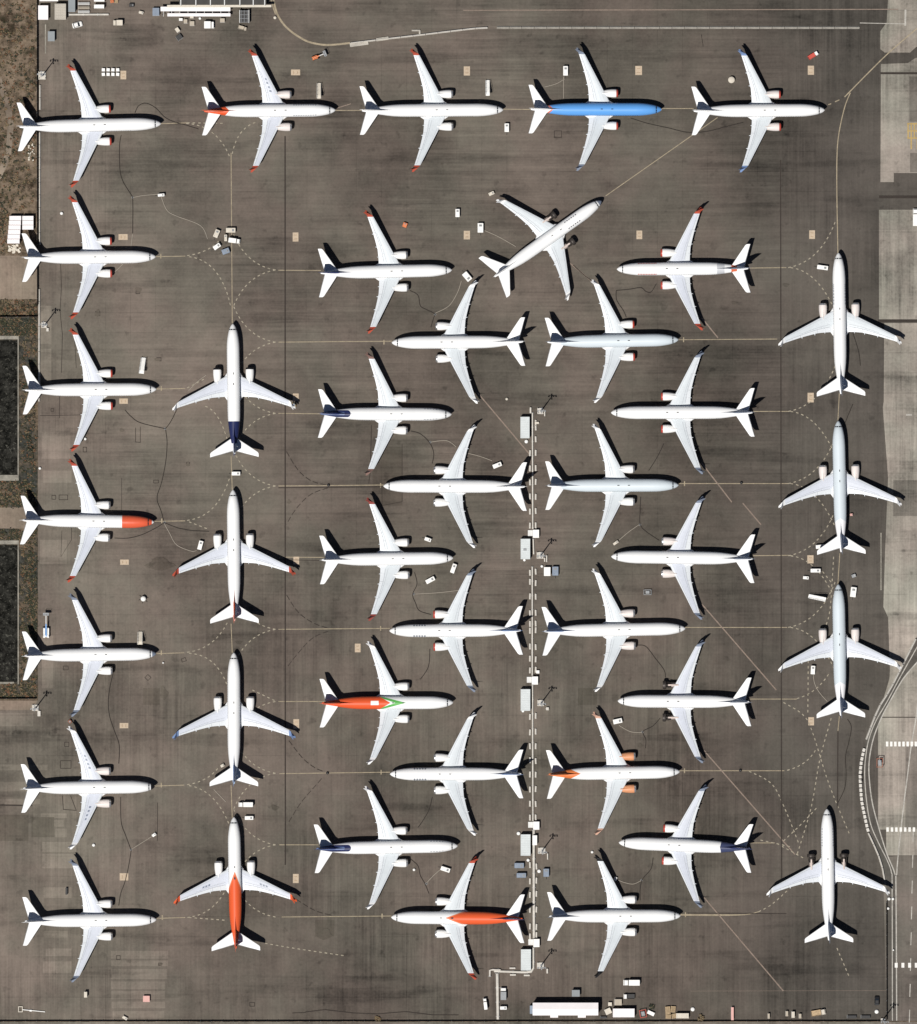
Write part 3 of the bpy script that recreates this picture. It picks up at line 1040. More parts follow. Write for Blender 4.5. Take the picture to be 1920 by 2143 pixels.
def livery(name, base, marks, rough=0.38):
    """fuselage coat: marks in nose-tail distance, painted round the hull"""
    t = NT(name)
    p = t.obj()
    x, y, z = t.sep(p)
    n = t.noise(p, 0.2, 4, 0.6)
    ay = t.math('ABSOLUTE', y)
    col = t.mix(0.0, base, base)
    for kind, args, c in marks:
        if kind == 'aft':              # everything behind s0, drawn to a point by slope k
            s0, k, long = args
            m = t.math('LESS_THAN', t.math('ADD', x, t.math('MULTIPLY', ay, k)), fx(s0, long))
        elif kind == 'fore':
            s0, long = args
            m = t.math('GREATER_THAN', x, fx(s0, long))
        elif kind == 'band':
            s0, s1, long = args
            m = t.math('MULTIPLY', t.math('LESS_THAN', x, fx(s0, long)), t.math('GREATER_THAN', x, fx(s1, long)))
        elif kind == 'pod':            # round-nosed stripe along the spine
            s0, w, long = args
            d = t.math('MAXIMUM', t.math('SUBTRACT', x, fx(s0, long)), 0.0)
            r = t.math('SQRT', t.math('ADD', t.math('MULTIPLY', d, d), t.math('MULTIPLY', ay, ay)))
            m = t.math('LESS_THAN', r, w)
        elif kind == 'spot':
            s0, rx, ry, long = args
            a = t.math('LESS_THAN', t.math('ABSOLUTE', t.math('SUBTRACT', x, fx(s0, long))), rx)
            m = t.math('MULTIPLY', a, t.math('LESS_THAN', ay, ry))
            m = t.math('MULTIPLY', m, t.math('GREATER_THAN', z, 4.0))
        elif kind == 'belly':
            m = t.math('LESS_THAN', z, args)
        col = t.mix(m, col, c)
    # the row of cabin windows along each flank
    fr = t.math('FRACT', t.math('DIVIDE', t.math('ADD', x, 100.0), 0.508))
    wm = t.math('MULTIPLY', t.math('LESS_THAN', t.math('ABSOLUTE', t.math('SUBTRACT', fr, 0.5)), 0.24), t.math('LESS_THAN', t.math('ABSOLUTE', t.math('SUBTRACT', z, 3.72)), 0.17))
    wm = t.math('MULTIPLY', wm, t.math('MULTIPLY', t.math('GREATER_THAN', x, fx(212)), t.math('LESS_THAN', x, fx(50))))
    col = t.mix(wm, col, (0.015, 0.018, 0.022))
    return t.done(t.scale(col, t.rng(n, 0.3, 0.7, 0.97, 1.01)), rough, 0, 0.3)


WHT = (0.765, 0.765, 0.76)
GRY = (0.55, 0.605, 0.64)
ORG = (0.64, 0.088, 0.026)
NVY = (0.016, 0.022, 0.078)
LIV = {
    "white": livery("livery_white", WHT, []),
    "primer": livery("livery_pale_primer", GRY, [('aft', (246, 0, False), WHT)]),
    "primer_w": livery("livery_pale_primer_pink_tail", GRY, [('aft', (204, 0.6, False), (0.80, 0.79, 0.80))]),
    "orange_nose": livery("livery_orange_nose", WHT, [('fore', (66.5, False), (0.62, 0.10, 0.045)), ('fore', (4.5, False), WHT)]),
    "blue": livery("livery_sky_blue", (0.10, 0.30, 0.66), [('aft', (226, 1.2, False), (0.55, 0.15, 0.10)), ('aft', (231, 1.2, False), WHT), ('fore', (2.0, False), (0.4, 0.5, 0.7))]),
    "red_tail": livery("livery_red_tail", WHT, [('aft', (221, 1.0, False), ORG)]),
    "navy_pod": livery("livery_navy_pod", WHT, [('pod', (218, 1.02, False), NVY), ('aft', (262, 0, False), NVY), ('pod', (226, 0.45, False), (0.10, 0.14, 0.26))]),
    "navy_pod_long": livery("livery_navy_pod_long", WHT, [('pod', (209, 0.98, True), NVY), ('aft', (262, 0, True), NVY), ('pod', (218, 0.42, True), (0.10, 0.15, 0.30))]),
    "chevron": livery("livery_red_green_chevron", WHT, [('aft', (98, 3.9, False), (0.10, 0.36, 0.08)), ('aft', (121, 2.9, False), WHT), ('aft', (131, 1.7, False), ORG), ('spot', (164, 1.15, 0.62, False), (0.80, 0.76, 0.72))]),
    "orange_point": livery("livery_orange_tail_point", WHT, [('aft', (113, 2.7, False), (0.66, 0.19, 0.08)), ('aft', (119, 2.7, False), (0.65, 0.098, 0.030)), ('spot', (128, 0.3, 0.25, False), (0.02, 0.02, 0.03))]),
    "orange_dart": livery("livery_amber_dart", WHT, [('aft', (207, 2.2, False), (0.62, 0.17, 0.05))]),
    "navy_rear": livery("livery_navy_rear", WHT, [('aft', (204, 0, False), NVY), ('aft', (250, 0, False), (0.60, 0.62, 0.64)), ('aft', (272, 0, False), NVY)]),
    "navy_rear_soft": livery("livery_navy_rear_rounded", WHT, [('aft', (211, 0.25, False), (0.045, 0.055, 0.115))]),
    "red_patch": livery("livery_red_band", WHT, [('band', (209, 225, False), (0.46, 0.47, 0.49)), ('band', (239, 251, False), (0.55, 0.12, 0.05))]),
    "red_cone": livery("livery_red_tail_cone", WHT, [('aft', (262, 0, False), (0.62, 0.30, 0.26))]),
    "blue_aft": livery("livery_blue_tail_cone", WHT, [('aft', (266, 0, False), (0.35, 0.45, 0.6))]),
}
MARK_DARK = M_BLACK
TITLE = {"grey": paint("title_grey", (0.22, 0.24, 0.28), 0.5), "red": paint("title_red", (0.45, 0.06, 0.03), 0.5), "dark": paint("title_dark", (0.05, 0.05, 0.07), 0.5)}
LIPS = {"metal": M_CHROME, "red": paint("lip_red", (0.38, 0.055, 0.038), 0.4), "dark": M_BLACK}


def airliner(label, nose, tail, long=False, liv="white", tip=M_WHITE, nac=M_NAC, lip="metal", fin=M_WHITE, stab=None, open_engine=False, radome=None, wing_mark=None, title=None, wings="wing", ant=1):
    d = Vector((nose[0] - tail[0], -(nose[1] - tail[1]))).normalized()
    rot = atan2(d.y, d.x)
    x, y = W(*nose)
    off = (REF + (13 if long else 0)) * S
    root = bpy.data.objects.new("airliner", None)
    COL.objects.link(root)
    root.location = (x - d.x * off, y - d.y * off, 0)
    root.rotation_euler = (0, 0, rot)
    tag(root, label, "airliner", "airliners parked on the apron")
    fwd, aft = (13 * S, -8 * S) if long else (0, 0)
    fus = put("fuselage", PARTS["fuselage", long], root, LIV[liv])
    ws = put("windscreen", PARTS["windscreen"], root)
    ws.location.x = fwd
    if radome:
        r = put("radome", PARTS["radome"], root, radome)
        r.location.x = fwd
    if ant:
        put("antenna", PARTS["antenna"], root)
    put("belly_fairing", PARTS["belly_fairing"], root)
    for side in (1, -1):
        w = put("wing", PARTS[wings, side], root)
        put("winglet", PARTS["winglet", side], w, tip)
        for k in range(3):
            put("flap_fairing", PARTS["flap_fairing", side, k], w)
        if open_engine:
            e = put("engine", PARTS["open_engine", side], root)
            put("core_duct", PARTS["core_duct", side], e)
        else:
            e = put("engine", PARTS["engine", side], root, nac)
            put("inlet_lip", PARTS["inlet_lip", side], e, LIPS[lip])
            put("exhaust_cone", PARTS["exhaust_cone", side], e)
        put("fan", PARTS["fan", side], e)
        t = put("tailplane", PARTS["tailplane", side], root, stab or M_WHITE)
        t.location.x = aft
        put("main_gear", PARTS["main_gear", side], root)
        if wing_mark and side in wing_mark[0]:
            mb = MB()
            for yy, u in wing_mark[1]:
                q = [wing_pt(yy - 2.4, u, True, 0.04), wing_pt(yy - 1.6, u + 0.14, True, 0.04), wing_pt(yy + 2.4, u + 0.12, True, 0.04), wing_pt(yy + 1.6, u - 0.02, True, 0.04)]
                q = [(a, b * side, c) for a, b, c in q]
                mb.add(q + [(a, b, c - 0.03) for a, b, c in q], [(0, 1, 2, 3), (7, 6, 5, 4), (0, 4, 5, 1), (1, 5, 6, 2), (2, 6, 7, 3), (3, 7, 4, 0)])
            mb.build("wing_lettering", M_GREYB, w)
    f = put("tail_fin", PARTS["tail_fin"], root, fin)
    f.location.x = aft
    put("rudder", PARTS["rudder"], f, fin)
    ng = put("nose_gear", PARTS["nose_gear"], root)
    ng.location.x = fwd
    if title:
        col, s0, s1, nn, th0, th1 = title
        mb = MB()
        for k in range(nn):
            s = s0 + (s1 - s0) * k / nn
            for sd in (1, -1):
                patch(mb, s, s + (s1 - s0) / nn * 0.6, sd * radians(th0), sd * radians(th1), long, 0.02, 1, 2)
        mb.build("title_lettering", TITLE[col], fus)
    for ch in root.children:
        if "gear" not in ch.name:
            ch.location.z += 0.35
    return root


LM = ((58, 0.36), (49, 0.36), (66, 0.34), (41, 0.36))
A_ = airliner
# column along the dirt strip, noses to the right
A_("long white airliner with red winglets whose tail hangs over the bare brown dirt strip", (338.2, 259.6), (40.1, 267), True, tip=M_RED, lip="red")
A_("white airliner with red winglets parked nose-on to the cluster of white service trucks", (327, 537.8), (51.4, 540.2), tip=M_RED, lip="red")
A_("white airliner with red winglets whose tail stands beside the upper netted pond", (328.4, 814.8), (52.7, 816.8), tip=M_RED, lip="red")
A_("white airliner with an orange front fuselage", (323.6, 1092.6), (51.2, 1088.4), liv="orange_nose", tip=M_RED)
A_("white airliner with blue-grey winglets beside the blue boom lift", (327.8, 1368), (54, 1372), tip=M_GREYB, radome=M_GREYB, wings="wing")
A_("black-nosed white airliner with dark lettering on both wings", (325, 1645.8), (54, 1649), radome=M_BLACK, nac=M_NACP, wing_mark=((1, -1), LM))
A_("white airliner with dark blue winglets, lowest of the column parked along the dirt strip edge", (328.4, 1923.8), (52.9, 1926.8), tip=M_GREYB, nac=M_NAC, radome=M_WHITE)
# top row
A_("white airliner with red rear fuselage, red winglets and dark lettering on one wing", (702.9, 231.3), (425.3, 234), liv="red_tail", tip=M_RED, fin=M_ORED, nac=M_NACP, wing_mark=((1,), LM), title=("grey", 40, 90, 10, 48, 58))
A_("long white airliner with red winglets directly behind the sky-blue airliner", (1053.6, 230.6), (760.9, 232.8), True, tip=M_RED, wings="wing_b")
A_("sky-blue airliner with white wings and red engine rims", (1385.4, 229.8), (1113, 229.8), liv="blue", lip="red", tip=M_GREYB, wings="wing_b", fin=M_WHITE)
A_("white airliner with blue winglets and red engine rims ahead of the sky-blue airliner", (1725.8, 231.2), (1451, 233.6), tip=M_BLUE, lip="red", radome=M_WHITE, wings="wing_b", nac=M_NACP)
# diagonal one
A_("white airliner turned diagonally with its engine cowls removed", (1258.8, 421.2), (1035.6, 579.4), open_engine=True, radome=M_GREYB, wings="wing_b", title=("dark", 60, 92, 6, 30, 40))
# column on the taxi line, noses up
A_("white airliner with a navy blue rear, nose pointing up", (488.2, 678), (491.8, 953), liv="navy_rear", tip=M_WHITE, fin=M_NAVY, lip="dark")
A_("nose-up white airliner with red winglets and a red stripe before its fin", (488.6, 1025), (492.0, 1302.5), tip=M_RED, fin=M_ORED, liv="red_cone")
A_("nose-up white airliner with blue winglets and blue fin", (490.4, 1365.5), (490.8, 1642), tip=M_BLUE, fin=M_BLUE, liv="blue_aft")
A_("white airliner with an orange rear half, nose pointing up", (490.6, 1709.2), (495.0, 1988.6), liv="orange_point", tip=M_ORED, fin=M_ORED, wing_mark=((-1, 1), ((60, 0.4), (54, 0.4), (66, 0.38))))
# inner column, noses right
A_("white airliner with red winglets beside the diagonally turned airliner's tail", (946.3, 565.6), (673, 572.2), tip=M_RED, wings="wing_b", fin=M_NAVY)
A_("white airliner with a navy pod stripe on its tail, upper of two", (945.5, 867.4), (673.8, 865.8), liv="navy_pod", fin=M_NAVY, tip=paint("tip_brown", (0.20, 0.12, 0.10), 0.5), wings="wing_b", title=("grey", 30, 60, 5, 50, 58))
A_("plain white airliner with dull red winglets and three small white carts at its nose", (948.9, 1167.6), (678.2, 1171.6), tip=paint("tip_dull_red", (0.24, 0.05, 0.04), 0.5), wings="wing_b", lip="metal")
A_("white airliner with a red rear and a green chevron", (948.9, 1469.8), (679.1, 1470.8), liv="chevron", fin=M_ORED, wings="wing_b")
A_("long white airliner with a navy pod stripe on its tail, lower of two", (958.5, 1769.4), (665.9, 1775), True, liv="navy_pod_long", fin=M_NAVY, wings="wing_b", title=("grey", 30, 60, 5, 50, 58))
# inner column, noses left
A_("white airliner pointing left, just below the diagonally turned airliner's tail", (820.4, 717.4), (1097, 715.4), wings="wing_b", fin=M_WHITE, tip=M_WHITE)
A_("long white airliner pointing left, tail against the topmost stretch of the pipe line", (803, 1017.2), (1097, 1018.4), True, wings="wing_b", fin=M_WHITE)
A_("white airliner with blue fin, red engine rims and banded front fuselage, pointing left", (815.6, 1319.8), (1094.6, 1318.8), fin=M_BLUE, lip="red", wings="wing_b", tip=M_GREYB, title=("grey", 50, 78, 5, 45, 70))
A_("white airliner with blue fin and plain engines, pointing left at the pipe line", (816.6, 1619.2), (1093.6, 1618.8), fin=M_BLUE, wings="wing_b", tip=M_WHITE, title=("grey", 50, 78, 5, 45, 70))
A_("white airliner with an orange rear half, pointing left", (819.2, 1918.8), (1096.6, 1921.2), liv="orange_point", fin=M_NAVY, tip=M_RED, wings="wing_b")
# right of the pipe line, noses right
A_("pale grey airliner with red engine rims, pointing right", (1420, 711.2), (1147.6, 716.4), liv="primer", lip="red", wings="wing_b", fin=M_GREYB)
A_("pale grey airliner with plain engines, pointing right", (1420.2, 1015.4), (1147.4, 1016.4), liv="primer", wings="wing_b", fin=M_GREYB)
A_("long white airliner with blue fin pointing right, tail at the pipe line", (1434.4, 1315), (1142, 1320.6), True, nac=M_NACP, fin=M_BLUE, wings="wing_b")
A_("white airliner with orange engines and amber tail", (1422.6, 1614.4), (1147, 1619.8), liv="orange_dart", nac=M_NACO, fin=paint("amber_fin", (0.45, 0.13, 0.04), 0.45), tip=paint("tip_pink", (0.55, 0.33, 0.24), 0.5), wings="wing_b")
A_("plain white airliner pointing right, lowest beside the pipe line", (1424.2, 1915.6), (1151, 1916.4), wings="wing_b", fin=M_GREYB, tip=M_BLACK)
# right column, noses left
A_("white airliner with a grey patch and red band before its tail", (1291, 563.8), (1567.6, 562.4), liv="red_patch", lip="red", fin=M_GREYB, tip=M_RED, wings="wing", title=("red", 44, 84, 12, 50, 66))
A_("long white airliner with red engine rims pointing left, second below the upper right taxi fork", (1278.8, 863.8), (1573.6, 863.4), True, lip="red", fin=M_GREYB, wings="wing_b", tip=M_GREYB)
A_("long white airliner with pinkish engines pointing left, tail near several white service carts", (1279.2, 1164.6), (1575, 1169.2), True, nac=M_NACP, fin=M_GREYB, tip=M_GREYB)
A_("white airliner with open dark engines pointing left", (1293, 1466.6), (1568.2, 1468.2), open_engine=True, fin=M_GREYB, radome=M_WHITE, tip=M_GREYB)
A_("white airliner with a navy rear and red engine rims, pointing left", (1295.2, 1762.6), (1571, 1774.4), liv="navy_rear_soft", lip="red", fin=M_NAVY, tip=M_GREYB)
# far right column, noses up
A_("long white airliner, nose up on the right-hand taxi line, uppermost of its column", (1754.4, 529.6), (1759, 822.2), True, fin=M_GREYB, nac=M_NACP, wings="wing_b", title=("grey", 66, 98, 8, 55, 66))
A_("nose-up pale grey airliner between two others on the right-hand taxi line, wing over pale concrete", (1753.8, 881), (1759.8, 1157.6), liv="primer_w", fin=M_GREYB, nac=M_NACP, tip=M_WHITE)
A_("nose-up pale grey airliner whose wingtip reaches the curving service road", (1753.9, 1222.6), (1758.8, 1498.6), liv="primer_w", fin=M_GREYB, nac=M_NACP)
A_("white airliner with uncowled engines, nose up in the lower right corner", (1730.2, 1692.2), (1734, 1972.6), open_engine=True, fin=M_GREYB, title=("grey", 40, 80, 7, 52, 62), radome=M_WHITE)

# ================================================================== GROUND EQUIPMENT
P_WHITE = paint("equipment_white", (0.76, 0.75, 0.72), 0.5, var=0.10, scale=0.9)
P_CREAM = paint("equipment_cream", (0.56, 0.51, 0.43), 0.6, var=0.14, scale=0.9)
P_BEIGE = paint("equipment_beige", (0.40, 0.35, 0.28), 0.7, var=0.15, scale=0.9)
P_GREY = paint("equipment_grey", (0.26, 0.27, 0.28), 0.6, var=0.15, scale=0.9)
P_SLATE = paint("slate_blue_paint", (0.19, 0.23, 0.29), 0.5, var=0.15, scale=0.9)
P_DARK = paint("equipment_dark", (0.035, 0.034, 0.034), 0.6, var=0.2)
P_LIFTBLUE = paint("lift_blue", (0.13, 0.30, 0.60), 0.45, var=0.1)
P_ORANGE = paint("machine_orange", (0.58, 0.17, 0.06), 0.5, var=0.15)
P_PINK = paint("faded_pink_paint", (0.60, 0.34, 0.30), 0.6, var=0.12)
P_RUST = paint("rust_red", (0.30, 0.11, 0.07), 0.8, var=0.25)
P_TIMBER = paint("weathered_timber", (0.42, 0.31, 0.19), 0.9, var=0.35, scale=1.5)
P_STEEL = paint("galvanised_steel", (0.50, 0.50, 0.49), 0.45, metal=0.3, var=0.12)
P_CONTAINER = paint("container_grey", (0.52, 0.55, 0.55), 0.6, var=0.10, scale=0.35)
P_CONC = paint("cast_concrete", (0.52, 0.49, 0.44), 0.9, var=0.22, scale=0.8)
P_ROOF = paint("white_roof_sheet", (0.74, 0.70, 0.70), 0.6, var=0.06, scale=0.2)
P_ROOFG = paint("grey_roof_sheet", (0.23, 0.25, 0.26), 0.7, var=0.12, scale=0.3)
P_ROOFD = paint("dark_mesh_roof", (0.055, 0.052, 0.049), 0.8, var=0.2, scale=0.5)
P_ROOFT = paint("sand_roof_sheet", (0.42, 0.385, 0.33), 0.8, var=0.12, scale=0.4)
P_FENCE = paint("fence_mesh", (0.050, 0.041, 0.033), 0.8, var=0.2)
P_CABLE = paint("cable_rubber", (0.030, 0.024, 0.020), 0.8)
P_HOSE = paint("pale_hose", (0.30, 0.265, 0.22), 0.8)
P_LAMP = paint("lamp_lens", (0.6, 0.6, 0.58), 0.2)
P_RED = paint("machine_red", (0.45, 0.06, 0.04), 0.5, var=0.15)


def wheels(root, xs, y, r=0.28, w=0.18):
    for x in xs:
        for sy in (-1, 1):
            mb = MB()
            mb.cyl((x, sy * y - w / 2, r), (x, sy * y + w / 2, r), r, n=12)
            mb.cyl((x, sy * (y + w / 2 + 0.005), r), (x, sy * (y + w / 2 + 0.02), r), r * 0.5, n=8, mi=1)
            mb.build("wheel", [M_TYRE, P_STEEL], root)


def power_cart(px, py, L, Wd, rot, label, mat=P_WHITE, H=1.5, tow=1, group="service carts on the apron", cat="service cart", name="service_cart"):
    """towed ground unit: chassis, chamfered housing, roof grille, four wheels, drawbar"""
    r = thing(name, label, cat, px, py, rot, group)
    L, Wd = L * S, Wd * S
    mb = MB()
    mb.box((0, 0, 0.38), (L * 0.96, Wd * 0.8, 0.14))
    mb.build("chassis", P_DARK, r)
    mb = MB()
    mb.bbox((0, 0, 0.45 + (H - 0.45) / 2), (L, Wd, H - 0.45), 0.09)
    mb.box((L / 2 + 0.012, 0, H * 0.62), (0.02, Wd * 0.7, H * 0.3), mi=1)
    mb.build("housing", [mat, P_GREY], r)
    mb = MB()
    mb.box((L * 0.24, 0, H + 0.02), (L * 0.22, Wd * 0.5, 0.05))
    for k in range(3):
        mb.box((L * 0.24 + (k - 1) * L * 0.06, 0, H + 0.055), (0.03, Wd * 0.46, 0.02), mi=1)
    mb.cyl((-L * 0.32, Wd * 0.22, H - 0.02), (-L * 0.32, Wd * 0.22, H + 0.18), 0.05, n=8, mi=1)
    mb.build("roof_grille", [P_GREY if mat is not P_GREY else P_STEEL, P_DARK], r)
    wheels(r, (-L * 0.34, L * 0.34), Wd * 0.42, 0.24, 0.14)
    if tow:
        mb = MB()
        mb.cyl((-L / 2, 0, 0.36), (-L / 2 - 0.75, 0, 0.25), 0.04, n=6)
        mb.cyl((-L / 2 - 0.75, 0, 0.18), (-L / 2 - 0.75, 0, 0.32), 0.09, n=8)
        mb.build("drawbar", P_DARK, r)
    return r


def truck(px, py, L, Wd, rot, label, box=P_WHITE, cabm=P_WHITE, H=2.3, group="service trucks on the apron", flat=False, cat="truck", name="service_truck"):
    r = thing(name, label, cat, px, py, rot, group)
    L, Wd = L * S, Wd * S
    cabL = min(1.5, L * 0.3)
    mb = MB()
    mb.box((0, 0, 0.5), (L * 0.98, Wd * 0.7, 0.2))
    mb.build("chassis", P_DARK, r)
    mb = MB()
    ch = min(H * 0.85, 1.95)
    x1 = L / 2
    mb.prism([(x1 - cabL, -Wd / 2 * 0.96), (x1 - 0.08, -Wd / 2 * 0.96), (x1, -Wd / 2 * 0.8), (x1, Wd / 2 * 0.8), (x1 - 0.08, Wd / 2 * 0.96), (x1 - cabL, Wd / 2 * 0.96)], 0.5, ch * 0.6)
    mb.box((x1 - cabL * 0.55, 0, ch * 0.8), (cabL * 0.86, Wd * 0.92, ch * 0.4), taper=0.88, tx=0.78)
    cab = mb.build("cab", cabm, r)
    mb = MB()
    mb.add([(x1 - cabL * 0.10, -Wd * 0.38, ch * 0.62), (x1 - cabL * 0.10, Wd * 0.38, ch * 0.62), (x1 - cabL * 0.20, Wd * 0.35, ch * 0.97), (x1 - cabL * 0.20, -Wd * 0.35, ch * 0.97),
            (x1 - cabL * 0.13, -Wd * 0.38, ch * 0.62), (x1 - cabL * 0.13, Wd * 0.38, ch * 0.62), (x1 - cabL * 0.24, Wd * 0.35, ch * 0.97), (x1 - cabL * 0.24, -Wd * 0.35, ch * 0.97)],
           [(0, 1, 2, 3), (7, 6, 5, 4), (0, 4, 5, 1), (1, 5, 6, 2), (2, 6, 7, 3), (3, 7, 4, 0)])
    mb.build("windscreen", M_GLASS, cab)
    mb = MB()
    bl = L - cabL - 0.12
    if flat:
        mb.box((-L / 2 + bl / 2, 0, 0.72), (bl, Wd, 0.12))
        for sy in (-1, 1):
            mb.box((-L / 2 + bl / 2, sy * (Wd / 2 - 0.03), 0.95), (bl, 0.05, 0.34))
        mb.box((-L / 2 + 0.03, 0, 0.95), (0.05, Wd - 0.12, 0.34))
        mb.build("load_bed", P_DARK if box is P_DARK else box, r)
    else:
        mb.bbox((-L / 2 + bl / 2, 0, 0.62 + (H - 0.62) / 2), (bl, Wd, H - 0.62), 0.07)
        mb.box((-L / 2 - 0.012, 0, 0.62 + (H - 0.62) / 2), (0.02, Wd * 0.88, (H - 0.62) * 0.9))
        mb.box((-L / 2 + bl / 2, 0, H + 0.01), (bl * 0.9, 0.04, 0.03))
        mb.build("box_body", box, r)
    wheels(r, (-L * 0.3, x1 - cabL * 0.55), Wd * 0.42, 0.36, 0.2)
    return r


def car(px, py, L, Wd, rot, label, mat, group="cars on the apron", cat="car"):
    r = thing("parked_car", label, cat, px, py, rot, group)
    L, Wd = L * S, Wd * S
    mb = MB()
    secs = []
    for x, z0, z1, w in ((-0.5, 0.35, 0.8, 0.84), (-0.46, 0.25, 0.92, 0.95), (-0.2, 0.22, 0.98, 1.0), (0.2, 0.22, 0.95, 1.0), (0.42, 0.24, 0.82, 0.95), (0.5, 0.32, 0.62, 0.8)):
        w = w * Wd / 2
        secs.append([(x * L, -w, z0), (x * L, -w, z1 - 0.12), (x * L, -w * 0.85, z1), (x * L, w * 0.85, z1), (x * L, w, z1 - 0.12), (x * L, w, z0)])
    mb.loft(secs, 0, False)
    body = mb.build("body", mat, r)
    mb = MB()
    mb.loft([[(x * L, -w * Wd / 2, z) for w in (1,)] + [(x * L, w * Wd / 2, z) for w in (1,)] for x, w, z in ()] or
            [[(-0.40 * L, -0.42 * Wd, 0.95), (0.24 * L, -0.42 * Wd, 0.95), (0.24 * L, 0.42 * Wd, 0.95), (-0.40 * L, 0.42 * Wd, 0.95)],
             [(-0.31 * L, -0.34 * Wd, 1.38), (0.06 * L, -0.34 * Wd, 1.38), (0.06 * L, 0.34 * Wd, 1.38), (-0.31 * L, 0.34 * Wd, 1.38)]], 0, False)
    mb.build("cabin_glass", M_GLASS, r)
    mb = MB()
    mb.bbox((-0.125 * L, 0, 1.40), (0.37 * L, 0.68 * Wd, 0.07), 0.04)
    mb.build("roof", mat, r)
    wheels(r, (-0.31 * L, 0.31 * L), Wd * 0.44, 0.3, 0.18)
    return r


def stairs(px, py, L, Wd, rot, label, mat=P_WHITE):
    """mobile boarding stairs: high landing at +x"""
    r = thing("boarding_stairs", label, "boarding stairs", px, py, rot, "boarding stairs beside airliners")
    L, Wd = L * S, Wd * S
    top = 2.7
    mb = MB()
    mb.box((0, 0, 0.42), (L, Wd * 0.7, 0.18))
    mb.build("chassis", mat, r)
    mb = MB()
    n = 13
    x0, x1 = -L / 2 + 0.1, L / 2 - 0.9
    for i in range(n):
        t = (i + 0.5) / n
        mb.box((x0 + (x1 - x0) * t, 0, 0.55 + (top - 0.6) * t), ((x1 - x0) / n * 1.05, Wd * 0.8, 0.12))
    for sy in (-1, 1):
        mb.add([(x0, sy * Wd * 0.43 + k, z) for k in (-0.03, 0.03) for z in (0.4, 0.6)] + [(x1, sy * Wd * 0.43 + k, z) for k in (-0.03, 0.03) for z in (top - 0.2, top + 0.05)],
               [(0, 1, 5, 4), (2, 6, 7, 3), (1, 3, 7, 5), (0, 4, 6, 2), (0, 2, 3, 1), (4, 5, 7, 6)])
    mb.build("stair_flight", mat, r)
    mb = MB()
    mb.box((L / 2 - 0.45, 0, top), (0.95, Wd, 0.12))
    mb.cyl((L / 2 - 0.75, -Wd * 0.3, 0.5), (L / 2 - 0.75, -Wd * 0.3, top), 0.05, n=6)
    mb.cyl((L / 2 - 0.75, Wd * 0.3, 0.5), (L / 2 - 0.75, Wd * 0.3, top), 0.05, n=6)
    mb.build("landing", mat, r)
    for sy in (-1, 1):
        mb = MB()
        y = sy * Wd * 0.47
        mb.tube([(x0, y, 1.4), (x1, y, top + 0.95), (L / 2 - 0.05, y, top + 0.95)], 0.05)
        for t in (0.05, 0.35, 0.65, 1.0):
            xx = x0 + (x1 - x0) * t
            mb.cyl((xx, y, 0.5 + (top - 0.5) * t), (xx, y, 1.4 + (top - 0.45) * t), 0.03, n=6)
        mb.cyl((L / 2 - 0.06, y, top), (L / 2 - 0.06, y, top + 0.95), 0.03, n=6)
        mb.build("handrail", P_STEEL, r)
    wheels(r, (-L * 0.32, L * 0.28), Wd * 0.40, 0.26, 0.16)
    return r


def boom_lift(px, py, rot, label, mat, L=24, boom=44, Wd=15, reach_z=2.6):
    r = thing("boom_lift", label, "boom lift", px, py, rot, "boom lifts on the apron")
    L, Wd, B = L * S, Wd * S, boom * S
    mb = MB()
    mb.bbox((0, 0, 0.65), (L * 0.8, Wd * 0.72, 0.5), 0.08)
    mb.build("chassis", P_WHITE if mat is P_LIFTBLUE else mat, r)
    mb = MB()
    mb.bbox((-L * 0.1, Wd * 0.28, 1.25), (L * 0.86, Wd * 0.26, 0.7), 0.08)
    mb.bbox((-L * 0.1, -Wd * 0.28, 1.25), (L * 0.86, Wd * 0.26, 0.7), 0.08)
    mb.bbox((-L * 0.38, 0, 1.35), (L * 0.2, Wd * 0.8, 0.9), 0.1)
    mb.build("turntable", P_WHITE if mat is P_LIFTBLUE else mat, r)
    mb = MB()
    x0 = -L * 0.42
    mb.loft([[(x0, -0.18, 1.55), (x0, 0.18, 1.55), (x0, 0.18, 2.0), (x0, -0.18, 2.0)], [(x0 + B * 0.6, -0.16, reach_z - 0.2), (x0 + B * 0.6, 0.16, reach_z - 0.2), (x0 + B * 0.6, 0.16, reach_z + 0.16), (x0 + B * 0.6, -0.16, reach_z + 0.16)]], 0, False)
    mb.loft([[(x0 + B * 0.55, -0.11, reach_z - 0.18), (x0 + B * 0.55, 0.11, reach_z - 0.18), (x0 + B * 0.55, 0.11, reach_z + 0.08), (x0 + B * 0.55, -0.11, reach_z + 0.08)],
             [(x0 + B, -0.1, reach_z - 0.1), (x0 + B, 0.1, reach_z - 0.1), (x0 + B, 0.1, reach_z + 0.12), (x0 + B, -0.1, reach_z + 0.12)]], 1, False)
    mb.build("boom", [mat, P_STEEL], r)
    mb = MB()
    bx = x0 + B + 0.4
    mb.box((bx, 0, reach_z - 0.3), (0.8, 1.7, 0.07))
    for a in (-0.37, 0.37):
        mb.box((bx + a, 0, reach_z + 0.7), (0.05, 1.7, 0.05))
        for b in (-0.82, 0, 0.82):
            mb.box((bx + a, b, reach_z + 0.2), (0.05, 0.05, 1.0))
    for b in (-0.82, 0.82):
        mb.box((bx, b, reach_z + 0.7), (0.7, 0.05, 0.05))
    mb.build("basket", P_GREY, r)
    wheels(r, (-L * 0.3, L * 0.3), Wd * 0.42, 0.42, 0.26)
    return r


